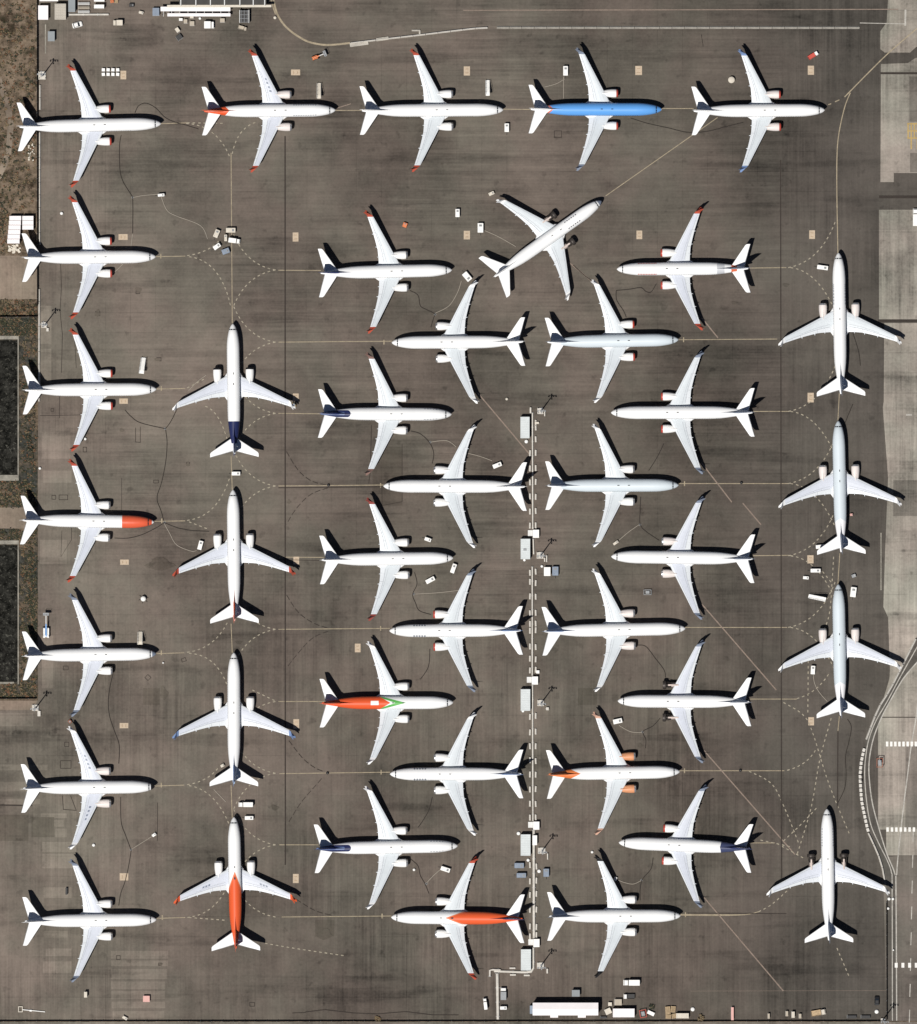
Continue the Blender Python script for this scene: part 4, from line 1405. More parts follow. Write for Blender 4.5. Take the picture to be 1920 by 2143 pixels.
def mast(px, py, label, bx=14, by=13, rails=((1.6, -1.3, 0.4, 2.0),)):
    r = thing("light_mast", label, "light mast", px, py, 0, "floodlight masts")
    b1, b2 = bx * S, by * S
    mb = MB()
    mb.bbox((0, 0, 0.3), (b1, b2, 0.6), 0.08)
    for sx in (-1, 1):
        for sy in (-1, 1):
            mb.cyl((sx * b1 * 0.38, sy * b2 * 0.38, 0.6), (sx * b1 * 0.38, sy * b2 * 0.38, 1.3), 0.09, n=8)
    mb.build("foundation", P_CONC, r)
    mb = MB()
    mb.cyl((0.25, 0.05, 0.6), (0.25, 0.05, 12.6), 0.20, 0.11, n=12)
    mb.cyl((0.25, 0.05, 0.6), (0.25, 0.05, 0.75), 0.35, n=12)
    mb.build("pole", P_GREY, r)
    mb = MB()
    mb.box((0.25, 0.05, 12.6), (2.3, 0.14, 0.14))
    mb.box((0.25, 0.05, 11.8), (0.14, 1.5, 0.14))
    mb.build("crossarm", P_GREY, r)
    for k, (x, y, z) in enumerate(((-0.8, -0.2, 12.45), (0.0, -0.2, 12.45), (0.6, -0.2, 12.45), (1.3, -0.2, 12.45), (0.25, 0.7, 11.65), (0.25, -0.65, 11.65))):
        mb = MB()
        mb.box((x, y, z), (0.42, 0.34, 0.26), 0, 0, 0.75)
        mb.box((x, y, z - 0.14), (0.36, 0.28, 0.03), mi=1)
        mb.build("floodlight", [P_GREY, P_LAMP], r)
    for x, y, w, l in rails:
        mb = MB()
        mb.bbox((x, y, 0.4), (w, l, 0.8), 0.06)
        mb.build("guard_block", P_CONC, r)
    return r


def container(x0, y0, x1, y1, label, mat=P_CONTAINER, H=2.6, group="grey containers along the pipe line", cat="container", name="shipping_container", long_y=True):
    r = thing(name, label, cat, (x0 + x1) / 2, (y0 + y1) / 2, 90 if long_y else 0, group)
    L, Wd = ((y1 - y0) * S, (x1 - x0) * S) if long_y else ((x1 - x0) * S, (y1 - y0) * S)
    mb = MB()
    n = int(L / 0.28)
    zig = []
    for i in range(n + 1):
        x = -L / 2 + 0.08 + (L - 0.16) * i / n
        zig.append((x, Wd / 2 - (0.03 if i % 2 else 0.07)))
    poly = zig + [(x, -y) for x, y in reversed(zig)]
    mb.prism(poly[::-1], 0.12, H - 0.05)
    k = int(L / 0.5)
    for i in range(k):
        mb.box((-L / 2 + L * (i + 0.5) / k, 0, H - 0.035), (L / k * 0.5, Wd * 0.94, 0.05))
    mb.build("shell", mat, r)
    mb = MB()
    for a in (-1, 1):
        for b in (-1, 1):
            mb.box((a * (L / 2 - 0.06), b * (Wd / 2 - 0.06), H / 2), (0.14, 0.14, H))
        mb.box((a * (L / 2 - 0.06), 0, H - 0.06), (0.121, Wd - 0.25, 0.12))
        mb.box((0, a * (Wd / 2 - 0.06), H - 0.06), (L - 0.25, 0.121, 0.12))
    mb.build("corner_frame", mat, r)
    for b in (-1, 1):
        mb = MB()
        mb.box((-L / 2 + 0.01, b * Wd * 0.24, H / 2), (0.08, Wd * 0.44, H * 0.86))
        mb.cyl((-L / 2 - 0.06, b * Wd * 0.15, 0.2), (-L / 2 - 0.06, b * Wd * 0.15, H - 0.2), 0.025, n=6)
        mb.build("door", mat, r)
    return r


def building(x0, y0, x1, y1, H, label, roof, name="site_cabin", cat="cabin", wall=P_CREAM, ridge=0.0, ribs=0, rib_y=True, group=None, extra=None, over=0.12):
    """small building: walls, a roof of its own, a door and windows"""
    r = thing(name, label, cat, (x0 + x1) / 2, (y0 + y1) / 2, 0, group)
    a, b = (x1 - x0) * S, (y1 - y0) * S
    mb = MB()
    mb.box((0, 0, (H - 0.1) / 2), (a - 2 * over, b - 2 * over, H - 0.1))
    mb.build("wall", wall, r)
    mb = MB()
    if ridge:
        mb.add([(-a / 2, -b / 2, H), (a / 2, -b / 2, H), (a / 2, 0, H + ridge), (-a / 2, 0, H + ridge), (a / 2, b / 2, H), (-a / 2, b / 2, H),
                (-a / 2, -b / 2, H - 0.1), (a / 2, -b / 2, H - 0.1), (a / 2, b / 2, H - 0.1), (-a / 2, b / 2, H - 0.1)],
               [(0, 1, 2, 3), (3, 2, 4, 5), (0, 6, 7, 1), (4, 8, 9, 5), (1, 7, 8, 4, 2), (5, 9, 6, 0, 3), (9, 8, 7, 6)])
    else:
        mb.bbox((0, 0, H - 0.02), (a, b, 0.16), 0.04)
    for i in range(ribs):
        t = (i + 0.5) / ribs - 0.5
        if rib_y:
            mb.box((t * a, 0, H + 0.075), (0.06, b * 0.97, 0.05))
        else:
            mb.box((0, t * b, H + 0.075), (a * 0.97, 0.06, 0.05))
    if extra == "grid":
        for i in range(6):
            mb.box((0, ((i + 0.5) / 6 - 0.5) * b, H + 0.10), (a * 0.96, 0.05, 0.04))
    mb.build("roof", roof, r)
    mb = MB()
    mb.box((a * 0.2, -b / 2 + over - 0.02, 1.0), (0.85, 0.06, 2.0) if H > 2.1 else (0.7, 0.06, H * 0.8))
    mb.build("door", P_GREY, r)
    mb = MB()
    mb.box((-a * 0.2, -b / 2 + over - 0.01, H * 0.62), (min(1.2, a * 0.3), 0.04, H * 0.25))
    mb.build("window", M_GLASS, r)
    return r


def ball(px, py, d, label, mat=P_WHITE, name="ball_marker", cat="marker", group="small white markers", H=0.7):
    """stout round-topped marker on a flat foot"""
    r = thing(name, label, cat, px, py, 0, group)
    R = d * S / 2
    mb = MB()
    mb.cyl((0, 0, 0), (0, 0, 0.07), R * 1.1, R * 1.05, n=14)
    mb.build("foot", P_DARK, r)
    mb = MB()
    mb.loft([[(q * R * cos(2 * pi * i / 14), q * R * sin(2 * pi * i / 14), 0.07 + z * H) for i in range(14)] for q, z in ((0.92, 0), (1.0, 0.25), (0.97, 0.6), (0.78, 0.85), (0.4, 0.97), (0.08, 1.0))])
    mb.build("dome", mat, r)
    return r


def post(px, py, w, l, H, label, mat, name="cabinet", cat="cabinet", rot=0, group="small cabinets on the apron"):
    r = thing(name, label, cat, px, py, rot, group)
    mb = MB()
    mb.bbox((0, 0, H / 2 + 0.05), (w * S, l * S, H - 0.1), 0.05)
    mb.build("case", mat, r)
    mb = MB()
    mb.box((0, 0, 0.05), (w * S * 1.12, l * S * 1.12, 0.1))
    mb.build("plinth", P_GREY, r)
    mb = MB()
    mb.bbox((0, 0, H + 0.03), (w * S * 1.08, l * S * 1.08, 0.07), 0.03)
    mb.build("lid", mat, r)
    return r


# ---- service carts and trucks
CARTS = [
    (1184, 148.5, 20, 10, 90, "white service cart with a pale hose, beside the sky-blue airliner's upper wing"),
    (1061, 267.5, 18, 9.5, 90, "white service cart below the nose of the long airliner behind the sky-blue one"),
    (958, 446, 17, 9, 90, "small white service cart between two tan panels, well left of the diagonal airliner's wing"),
    (1006, 477, 20, 12, 90, "white service cart linked by a cable to the diagonal airliner"),
    (978, 579, 20, 12, -50, "white service cart touching the wingtip below the diagonal airliner's tail"),
    (454, 489, 17, 10, 67, "cream service cart tilted at the upper left of the clustered trucks", P_CREAM),
    (454.6, 516, 16, 9, 35, "white service cart tilted at the lower left of the clustered trucks"),
    (473, 526, 16, 11, 20, "slate grey service cart at the bottom of the clustered trucks", P_SLATE),
    (483.6, 482, 20, 10, 0, "cream service cart at the top of the clustered trucks, across the taxi line", P_CREAM),
    (473, 498, 14, 6, 90, "thin cream unit in the middle of the clustered trucks", P_CREAM),
    (1686.8, 1209, 12, 6.5, -5, "smallest white service cart near the tan panel at the right-hand taxi line"),
    (1707, 1194, 21, 8, 0, "white service cart below the tan panel at the right-hand taxi line"),
    (1717, 1144, 19, 8, 5, "white service cart half under a nose-up grey airliner's tailplane"),
    (1786, 1239, 21, 12, 83, "white service cart right of a nose-up grey airliner's nose"),
    (1701.5, 1402, 18, 9, 86, "white service cart with a pale hose behind the lower nose-up grey airliner's wing"),
    (1721.6, 560, 23, 9, -8, "white service cart left of the uppermost nose-up airliner's nose on the right"),
    (494.5, 991, 18, 8, 0, "white service cart behind the navy-tailed nose-up airliner"),
    (522, 1711.5, 18, 8, 0, "white service cart beside the nose of the orange-tailed nose-up airliner"),
    (896, 1129, 14, 7.5, -20, "small white service cart above a dull-red-tipped airliner's forward fuselage"),
    (901, 1214, 20, 9, 28, "white service cart tilted below a dull-red-tipped airliner's nose"),
    (949.5, 1189.5, 20, 9, 70, "upright tilted white service cart just off a dull-red-tipped airliner's nose"),
    (1041, 973.7, 19, 9, 22, "white service cart with a pale hose, above the long left-pointing airliner's rear fuselage"),
    (1289, 1136, 12, 5.5, 35, "small white service cart at the end of a pale hose near the pipe line airliners", P_CREAM),
    (1293, 1509, 19, 10, 12, "white service cart below the left-pointing airliner with open dark engines"),
    (932.6, 1819, 20, 9, -18, "white service cart below the long airliner with the navy pod stripe"),
    (420, 1141, 19, 9, 75, "white service cart with a pale hose reaching to the orange-nosed airliner"),
    (323, 1747, 9, 6, 35, "small white cart on a towed hose above the lowest airliner by the dirt strip"),
    (338, 408.5, 14, 6, 5, "small white cart on a hose between the two uppermost airliners by the dirt strip"),
    (1029, 405, 12, 7, 25, "small cream cart at the diagonal airliner's upper wingtip", P_CREAM),
    (1787, 1205, 9, 7, 20, "small grey cart above the white one right of a nose-up airliner's nose", P_GREY),
    (1288.5, 1839, 8, 6, 70, "tiny white cart touching the wing of the lowest right-pointing airliner"),
    (848, 471, 10, 9, 70, "small orange and black cart right of a red-tipped wing", P_ORANGE),
    (262, 2130, 11, 6, -30, "small cream cart tilted by the bottom fence, lower left", P_CREAM),
    (1162.6, 1195, 19, 13, 90, "slate blue cart right of the white box beside the pipe line", P_SLATE),
    (1087, 1811, 20, 11, 0, "upper slate blue cart of the pair left of the pipe line", P_SLATE),
    (1091.5, 1831.5, 20, 10, 0, "lower slate blue cart of the pair left of the pipe line", P_SLATE),
    (1143.5, 1826, 17, 12, 90, "slate blue cart standing alone right of the pipe line", P_SLATE),
    (466, 1602, 8, 6, 30, "tiny cream cart left of the blue-finned nose-up airliner's tail", P_CREAM),
    (296, 26.5, 10, 6, -15, "small cream cart left of the white canopy", P_CREAM),
    (276, 11, 10, 7, 0, "dark cart near the top edge left of the white canopy", P_DARK),
    (1054, 2109, 14, 7, 0, "white cart below the dark truck beside the bottom pipe"),
    (1782, 1077, 6, 5, 0, "tiny pink cart beside a nose-up grey airliner's rear fuselage", P_PINK),
]
for c in CARTS:
    power_cart(*c[:6], mat=c[6] if len(c) > 6 else P_WHITE, H=1.05 if c[2] < 13 else 1.6, tow=c[2] > 12)
truck(491, 504, 24, 10, -8, "white box truck in the middle of the clustered carts")
truck(515, 1683.5, 30, 10, 180, "white box truck just above the orange-tailed nose-up airliner's nose")
truck(1322, 2056, 34, 12, 180, "white box truck with a dark gap behind its cab, near the bottom fence")
truck(1317, 2085, 23, 10, 180, "white pickup truck with a dark bed below the white box truck", box=P_DARK, flat=True, H=1.9)
truck(1054, 2079, 26, 12, 90, "dark truck with a white cab standing beside the bottom pipe", box=P_GREY, H=2.0)
truck(1016, 2100, 24, 7, 97, "narrow white truck left of the bottom pipe")
truck(1917, 455, 36, 13, 90, "white truck with a dark windscreen at the edge of the pale concrete")
truck(438.6, 52.5, 21, 15, 0, "white van below the white canopy", H=2.1)
truck(247.5, 48, 20, 11.5, 180, "beige box truck right of the white car", box=P_CREAM, cabm=P_CREAM, H=2.0)
truck(1713, 2119, 30, 12, 10, "tan flatbed truck near the bottom fence, lower right", box=P_TIMBER, cabm=P_CREAM, flat=True, H=1.9)
truck(508, 59, 18, 8, -15, "tan pickup below the dark cage", box=P_BEIGE, cabm=P_BEIGE, flat=True, H=1.7)
car(162.5, 52, 21, 11, 15, "white car parked at an angle below the beige pipe", P_WHITE)
car(1835.5, 2094, 19, 10, 90, "black car parked by the corner of the right-hand fence", M_BLACK)
truck(1702, 116, 24, 9, 32, "red and white tow tug tilted above a tan panel at the upper right", box=P_RED, cabm=P_WHITE, flat=True, H=1.5)
stairs(668, 190, 33, 9, -90, "white boarding stairs at the nose of the red-tailed airliner", P_CREAM)
stairs(1021, 184, 33, 9, -90, "white boarding stairs at the nose of the long airliner behind the sky-blue one")
stairs(299, 765, 34, 11, -97, "white boarding stairs above the airliner beside the upper netted pond")
stairs(294, 1335, 27, 11, -90, "cream boarding stairs at the airliner beside the blue boom lift", P_CREAM)
stairs(1710, 1251, 36, 9, -12, "white boarding stairs lying at an angle near the right-hand taxi line")
boom_lift(97.5, 1322, 90, "blue boom lift with a white chassis and its boom stretched out", P_LIFTBLUE)
boom_lift(661, 120.5, 22, "orange boom lift on the open apron near the top", P_ORANGE, L=14, boom=24, Wd=9, reach_z=2.2)

# ---- light masts
mast(88.5, 158, "light mast on a concrete base at the fence, topmost by the dirt strip", 16, 17, ())
mast(93, 680, "light mast on a concrete base at the fence, above the upper netted pond", 12, 12, ((1.0, -1.4, 0.7, 1.0),))
mast(74.5, 1481, "light mast on a concrete base below the lower netted pond", 14, 13, ((1.1, -1.7, 0.9, 1.6),))
mast(1131.5, 860, "light mast at the top end of the pipe line", 13, 13, ((1.25, -0.8, 0.35, 1.5), (-2.9, 0.2, 0.5, 1.7)))
mast(1131, 1162, "light mast beside the pipe line, above the white and slate boxes", 15, 14, ((1.9, -1.0, 0.35, 2.0), (1.3, -1.3, 0.35, 1.2)))
mast(1132, 1471, "light mast beside the middle grey container", 14, 13, ((2.0, -1.7, 0.8, 0.9),))
mast(1134, 1780, "light mast beside the pipe line, above a lone slate blue cart", 16, 13, ((1.75, -1.7, 0.35, 1.8),))
mast(1131.5, 2020.5, "light mast at the bottom end of the pipe line", 15, 13, ((2.0, -1.6, 0.5, 1.4),))
mast(1847, 2134, "light mast at the corner of the right-hand fence", 7, 7, ())

# ---- containers, cabins, the pipe line
for a in [(1089.5, 872.5, 1108.5, 917, "grey container at the top end of the pipe line"), (1090, 1127.6, 1109.8, 1170, "grey container with a dark roof stain beside the pipe line"),
          (1090, 1442, 1110, 1487, "grey container in the middle of the pipe line's row"), (1090, 1745.7, 1110.5, 1790, "grey container beside the thicker lower pipe, above two slate blue carts"),
          (1090.5, 1986, 1111.5, 2030, "grey container at the bottom bend of the pipe line")]:
    container(*a)
mb = MB()
mb.bbox((0, 0, 2.64), (0.9, 0.7, 0.06), 0.02)
o = mb.build("roof_hatch", P_GREY)
tag(o, "small grey hatch plate lying on the second container's roof", "hatch")
o.location = (*W(1099, 1150), 0)
for x, y, l in [(1122, 1117, "white valve cabin straddling the pipe line, above the stained container"), (1119.8, 1424, "white valve cabin on the pipe line above the middle container"), (1122.6, 1727.5, "white valve cabin where the pipe line thickens"),
                (1123, 1973, "white valve cabin above the bottom container")]:
    r = building(x - 6.5, y - 8.5, x + 6.5, y + 8.5, 1.7, l, P_WHITE, "valve_cabin", "cabin", P_WHITE, group="valve cabins on the pipe line", over=0.06)
    mb = MB()
    mb.box((-1.65, 0.2, 0.25), (1.4, 1.7, 0.12))
    for sx in (-2.2, -1.1):
        mb.box((sx, 0.2, 0.1), (0.12, 1.5, 0.18))
    mb.build("platform", P_STEEL, r)


def pipe(pts, rad, label, z=0.42):
    x, y = pts[0]
    r = thing("pipe_run", label, "pipe", x, y, 0, "pipe line sections")
    ox, oy = W(x, y)
    q = [(W(*p)[0] - ox, W(*p)[1] - oy, z) for p in pts]
    mb = MB()
    if len(q) > 2:
        mb.tube(q, rad, 10)
    else:
        mb.cyl(q[0], q[1], rad, n=10)
    mb.build("pipe", P_CONC, r)
    d = 0
    for (a, b) in walk(q and [(p[0], p[1]) for p in q], 4.2, 0.3):
        mb = MB()
        ang = atan2(b[1] - a[1], b[0] - a[0])
        mb.box((a[0], a[1], z / 2), (0.22, rad * 2.6, z), ang)
        mb.build("saddle", P_GREY, r)


pipe([(1114.8, 864), (1115.5, 1107)], 0.23, "thin pale pipe down the middle, topmost stretch")
pipe([(1116.5, 1128), (1117.5, 1160)], 0.22, "short pale pipe beside the stained grey container")
pipe([(1114.5, 1186), (1114.5, 1414)], 0.24, "pale pipe between the upper two valve cabins, below the stained container")
pipe([(1115, 1434), (1115.8, 1718)], 0.24, "pale pipe passing the middle grey container")
pipe([(1117.5, 1737), (1118, 1963)], 0.40, "thick white pipe passing two slate blue carts", 0.5)
pipe([(1116.5, 1983), (1116.5, 2026), (1112, 2033.5), (1100, 2034.5), (1034, 2032)], 0.36, "white pipe bending left at the bottom container", 0.45)
pipe([(1041, 2037), (1042.6, 2133)], 0.45, "pale pipe running down to the bottom fence", 0.5)
pipe([(1025.5, 2043), (1025.5, 2030.5), (1031, 2029), (1048, 2029.5)], 0.28, "short hooked pipe at the bottom bend of the pipe line", 0.6)
bl_label, bl_group = "small pale concrete block in the paired rows along the central pipe line", "concrete blocks along the pipe line"
mb = MB()
mb.bbox((0, 0, 0.3), (0.5, 1.75, 0.6), 0.08)
ME_BLOCK = mb.mesh("concrete_block", P_CONC)
ys = [883, 895, 921, 949, 979, 1010, 1040, 1070, 1099, 1197, 1219, 1248, 1283, 1305, 1318, 1352, 1379, 1403, 1499, 1531, 1560, 1591, 1622, 1652, 1682, 1710, 1812, 1843, 1872, 1905, 1940, 1958]
for y in ys:
    for x in (1109.5, 1121.5):
        if x < 1115 and (y < 940 or 1105 < y < 1190 or 1740 < y < 1800):
            continue
        o = put("concrete_block", ME_BLOCK)
        o.location = (*W(x + (1.5 if y > 1800 and x > 1115 else 0), y + random.uniform(-2, 2)), 0)
        o.rotation_euler = (0, 0, random.uniform(-0.05, 0.05))
        tag(o, bl_label, "concrete block", bl_group)
for x, y in ((1073, 2026), (1074, 2040), (1103, 2041)):
    o = put("concrete_block", ME_BLOCK)
    o.location = (*W(x, y), 0)
    o.rotation_euler = (0, 0, pi / 2)
    tag(o, "small pale concrete block beside the bottom bend of the pipe line", "concrete block", "concrete blocks at the pipe bend")
post(1145.6, 1196, 12.5, 17, 1.7, "white box cabinet between the light mast and the slate blue cart", P_WHITE)
post(1124, 885, 8, 4, 0.8, "small cream cabinet below the topmost central light mast", P_CREAM)
post(1126, 1406, 6, 6, 0.9, "small white cabinet beside the pipe, above the middle valve cabin", P_WHITE)
post(1119.5, 1758, 9, 19, 1.9, "white cabinet against the thick pipe, right of a grey container", P_WHITE)
for x, y, d, l in [(1102, 924, 8, "white round marker at the foot of the topmost grey container"), (1098, 1172, 6, "white round marker at the foot of the stained grey container"), (1134.5, 1185, 6, "white round marker left of the white box cabinet"),
                   (1095, 1488, 6, "white round marker at the foot of the middle grey container"), (1146, 1483, 7, "white round marker below the light mast by the middle container"), (1085.5, 1744, 8, "white round marker at the upper left corner of a grey container"),
                   (1105.7, 1800, 7, "white round marker above two slate blue carts"), (1128.6, 1823, 8, "white round marker between the thick pipe and a lone slate cart"), (867, 1820, 6, "white round marker below a navy-pod airliner's engine"),
                   (1239.6, 1783, 6, "white round marker left of a black-tipped wing, lower right of the pipe line"), (129.5, 446.5, 7, "white round marker near the second airliner's red wingtip by the dirt strip"), (179, 918.5, 6, "white round marker right of a red wingtip, near the upper netted pond's lower end"),
                   (84, 980, 6, "white round marker at the apron edge beside the upper netted pond"), (342, 1387, 4, "tiny white marker below the nose of the airliner beside the blue lift"), (196.5, 1768.5, 7, "white round marker between the two lowest airliners by the dirt strip"),
                   (1061, 835, 6, "dim cream marker left of the topmost central light mast"), (1450, 2112, 9, "white round marker right of the timber stacks"), (1835, 2117, 9, "white round marker below the black car"),
                   (1861, 1881, 7, "white round marker under the lower right airliner's wingtip"), (1869, 1881, 6, "white round marker on the service road, beside its pair at the wingtip"), (1859, 1901, 6, "white round marker below the pair at the lower right wingtip"),
                   (419, 38.5, 6, "white round marker below the white canopy, right of the boxes"), (576, 37, 7, "cream round marker inside the worn curved line"), (1870, 1988, 4, "tiny white marker on the service road beside the fence")]:
    ball(x, y, d, l, P_CREAM if "cream" in l else P_WHITE)
for x, y, w, l2, H, l, m in [(180, 2081, 6, 11, 1.9, "thin cream cabinet below the lowest airliner by the dirt strip", P_CREAM), (307, 2090, 13, 12, 1.2, "pink box cabinet on the open apron, lower left", P_PINK),
                             (139.8, 1865, 4, 13, 1.0, "dark narrow cabinet left of the lowest airliner's wing", P_DARK), (1533, 2121, 5, 25, 1.2, "pink upright panel box near the bottom fence", P_PINK),
                             (1609, 2126, 4, 10, 1.2, "first cream cabinet of the row of four by the bottom fence", P_BEIGE), (1647, 2121, 5, 10, 1.2, "second cream cabinet of the row of four by the bottom fence", P_BEIGE), (1660, 2123, 6, 12, 1.5, "third and largest cream cabinet of the row of four by the bottom fence", P_CREAM),
                             (1674.6, 2126, 5, 9, 1.2, "fourth cream cabinet of the row of four by the bottom fence", P_BEIGE), (1783, 2128, 18, 6, 0.8, "dark bench box by the bottom fence, left one of two", P_DARK), (1812, 2128, 18, 6, 0.8, "dark bench box by the bottom fence, right one of two", P_DARK),
                             (1263, 2129, 12, 4, 0.8, "dark bench box right of the long white hall", P_DARK), (1294, 2097, 14, 12, 1.3, "beige box above the white container by the bottom fence", P_BEIGE), (1277, 2101, 7, 7, 1.1, "small cream cabinet left of the beige box", P_CREAM),
                             (371, 28, 10, 5, 1.4, "cream box under the left end of the white canopy", P_CREAM), (379, 41, 7, 5, 1.1, "white box in the row below the white canopy, left one", P_WHITE), (389, 45, 7, 8, 1.0, "beige open box below the white canopy", P_BEIGE),
                             (402, 36.5, 7, 4, 1.1, "small cream box against the white canopy", P_CREAM), (402.5, 49.5, 9, 9, 1.0, "pale box left of the white van", P_BEIGE), (466, 43, 9, 8, 1.1, "beige box right of the white van", P_BEIGE), (372, 63, 7, 9, 1.3, "cream box above the black skid", P_CREAM),
                             (375.6, 78, 11, 10, 0.9, "black skid box on the apron below the white canopy", P_DARK), (327, 25, 13, 15, 1.4, "blue-grey box at the left end of the white canopy", P_SLATE)]:
    post(x, y, w, l2, H, l, m, rot=35 if "skid" in l else 0)
post(1273, 2116, 12, 11, 1.3, "cream box turned at an angle beside the white container", P_CREAM, rot=25)
post(1362.5, 2120, 14, 7, 1.0, "white box lying at an angle right of the red machine", P_WHITE, rot=-25)
# round tank, trestles, odd machines
r = thing("round_tank", "round white tank on the apron left of the upper right airliner's wing", "tank", 1531, 167.5, 0, None)
mb = MB()
mb.cyl((0, 0, 0.3), (0, 0, 1.3), 0.95, n=20)
mb.loft([[(q * 0.95 * cos(2 * pi * i / 20), q * 0.95 * sin(2 * pi * i / 20), 1.3 + z) for i in range(20)] for q, z in ((1, 0), (0.8, 0.14), (0.4, 0.22), (0.05, 0.24))])
mb.build("shell", P_CREAM, r)
for k in range(3):
    mb = MB()
    a = k * 2 * pi / 3
    mb.box((0.7 * cos(a), 0.7 * sin(a), 0.15), (0.14, 0.14, 0.3))
    mb.build("leg", P_GREY, r)
r = thing("round_tank", "white tank on splayed dark legs on the apron below the orange-nosed airliner", "tank", 300.7, 1253, 0, None)
mb = MB()
mb.loft([[(q * 0.8 * cos(2 * pi * i / 16), q * 0.8 * sin(2 * pi * i / 16), z) for i in range(16)] for q, z in ((0.5, 0.5), (0.95, 0.7), (1, 1.3), (0.8, 1.6), (0.3, 1.75), (0.05, 1.76))])
mb.build("shell", P_WHITE, r)
for k in range(6):
    mb = MB()
    a = k * pi / 3 + 0.3
    mb.cyl((0.5 * cos(a), 0.5 * sin(a), 0.8), (1.55 * cos(a), 1.45 * sin(a), 0.03), 0.06, n=6)
    mb.build("leg", P_DARK, r)


def trestle(px, py, rot, label, mat, L=15, Wd=11, H=1.3):
    r = thing("work_stand", label, "work stand", px, py, rot, None)
    L, Wd = L * S, Wd * S
    mb = MB()
    for sy in (-1, 1):
        mb.box((0, sy * Wd / 2, H), (L, 0.14, 0.14))
    for sx in (-1, 1):
        mb.box((sx * (L / 2 - 0.07), 0, H - 0.15), (0.14, Wd - 0.14, 0.12))
    mb.build("frame", mat, r)
    for sx in (-1, 1):
        for sy in (-1, 1):
            mb = MB()
            mb.cyl((sx * L * 0.45, sy * Wd * 0.46, H - 0.1), (sx * L * 0.5, sy * Wd * 0.52, 0.02), 0.07, n=6)
            mb.build("leg", mat, r)
    mb = MB()
    mb.box((0, 0, H - 0.05), (L * 0.5, Wd * 0.6, 0.06))
    mb.build("deck", P_GREY, r)
    return r


trestle(1355.5, 1239.5, 0, "grey open work stand on bare apron right of the pipe line", P_GREY, 16, 10, 0.9)
trestle(616, 847, -20, "dark yellow work stand under the navy-tailed nose-up airliner's wingtip", M_YEL, 9, 8, 1.5)
trestle(1841, 1596, 0, "rust-red work stand on the pale concrete by the service road", P_RUST, 13, 18, 2.3)
trestle(1346, 2121, 10, "red work stand right of the white container by the bottom fence", P_RED, 14, 15, 1.4)
trestle(160, 1561, 40, "small brown work stand at a bare wingtip by the dirt strip", P_RUST, 6, 6, 1.2).location = (*W(147, 1510), 0)
# long white tow bar with its wheeled head
r = thing("tow_bar", "long white tow bar with a square head lying near the bottom fence, lower left", "tow bar", 43.5, 2112, 0, None)
mb = MB()
for a, b, w, l in ((0, 0.75, 1.3, 0.2), (0, -0.75, 1.3, 0.2), (-0.55, 0, 0.2, 1.3), (0.55, 0, 0.2, 1.3)):
    mb.box((a, b, 0.4), (w, l, 0.2))
mb.build("head", P_CREAM, r)
mb = MB()
mb.cyl((0.6, -0.1, 0.4), (7.2, -0.75, 0.35), 0.14, n=8)
mb.bbox((3.0, -0.4, 0.5), (0.7, 0.5, 0.3), 0.05)
mb.build("bar", P_WHITE, r)
wheels(r, (0.0,), 0.85, 0.25, 0.12)

# eight little white cubes
for row, y in enumerate((146.3, 155.8)):
    for k, x in enumerate((217, 227, 237, 247)):
        post(x, y, 6.2, 6.0, 1.0, f"{['upper', 'lower'][row]} row's {['first', 'second', 'third', 'fourth'][k]} white cube from the left, beside the tan panel", P_WHITE, "white_crate", "crate", random.uniform(-6, 6), "eight white crates in two rows")

# ---- tan stand panels
PANELS = [(258.6, 157, 12, 18, "beside the eight white cubes"), (619, 151.5, 19, 12, "left of the red-tailed airliner's boarding stairs"), (977.5, 148.5, 13, 19, "above the long airliner behind the sky-blue one"), (1337, 147.5, 14, 19, "right of the sky-blue airliner's upper wing"),
          (1697.5, 147, 13, 19, "at the upper right below the tow tug"), (258, 496, 19, 12, "above the nose of the airliner facing the truck cluster"), (619, 496, 12, 19, "left of the red-tipped airliner near the diagonal one"), (977.5, 492, 13, 18, "left of the cart cabled to the diagonal airliner"),
          (1338.5, 491.5, 12, 18, "right of the diagonal airliner's nose"), (1700, 491, 12, 18, "above the dashed fork at the upper right taxi line"), (259, 839.5, 18, 11, "below the airliner at the upper netted pond"), (619.5, 831, 12, 15, "at the navy-tailed nose-up airliner's wingtip"),
          (1697, 832, 13, 20, "left of the uppermost right-hand nose-up airliner's tailplane"), (261, 1176.5, 18, 11, "below the orange-nosed airliner"), (620.5, 1173, 12, 16, "at a red wingtip in the nose-up column"), (1696.5, 1170.5, 13, 17, "beside white carts at the right-hand taxi line"),
          (260, 1518.5, 18, 11, "between the two airliners above the lower left corner group"), (620.5, 1515, 12, 20, "at a blue wingtip in the nose-up column"), (749, 1356, 12, 18, "above the red and green chevron airliner"), (1698, 1509.5, 12, 17, "amid crossing dashed lines at the lower right"),
          (260, 1835, 18, 15, "above the nose of the lowest airliner by the dirt strip"), (619.5, 1838.5, 12, 19, "right of the orange-tailed airliner's wing")]
for i, (x, y, w, h, l) in enumerate(PANELS):
    r = thing("ground_panel", "tan painted ground panel " + l, "ground panel", x, y, 0, "tan ground panels")
    mb = MB()
    mb.box((0, 0, 0.012), (w * S, h * S, 0.05))
    p = mb.build("plate", M_TAN, r)
    mb = MB()
    a, b = w * S, h * S
    for k in range(2):
        if a < b:
            mb.box((0, (k - 0.5) * b * 0.42, 0.043), (a * 0.5, 0.22, 0.014))
        else:
            mb.box(((k - 0.5) * a * 0.42, 0, 0.043), (0.22, b * 0.5, 0.014))
    mb.build("stripe", M_TANDARK, p)

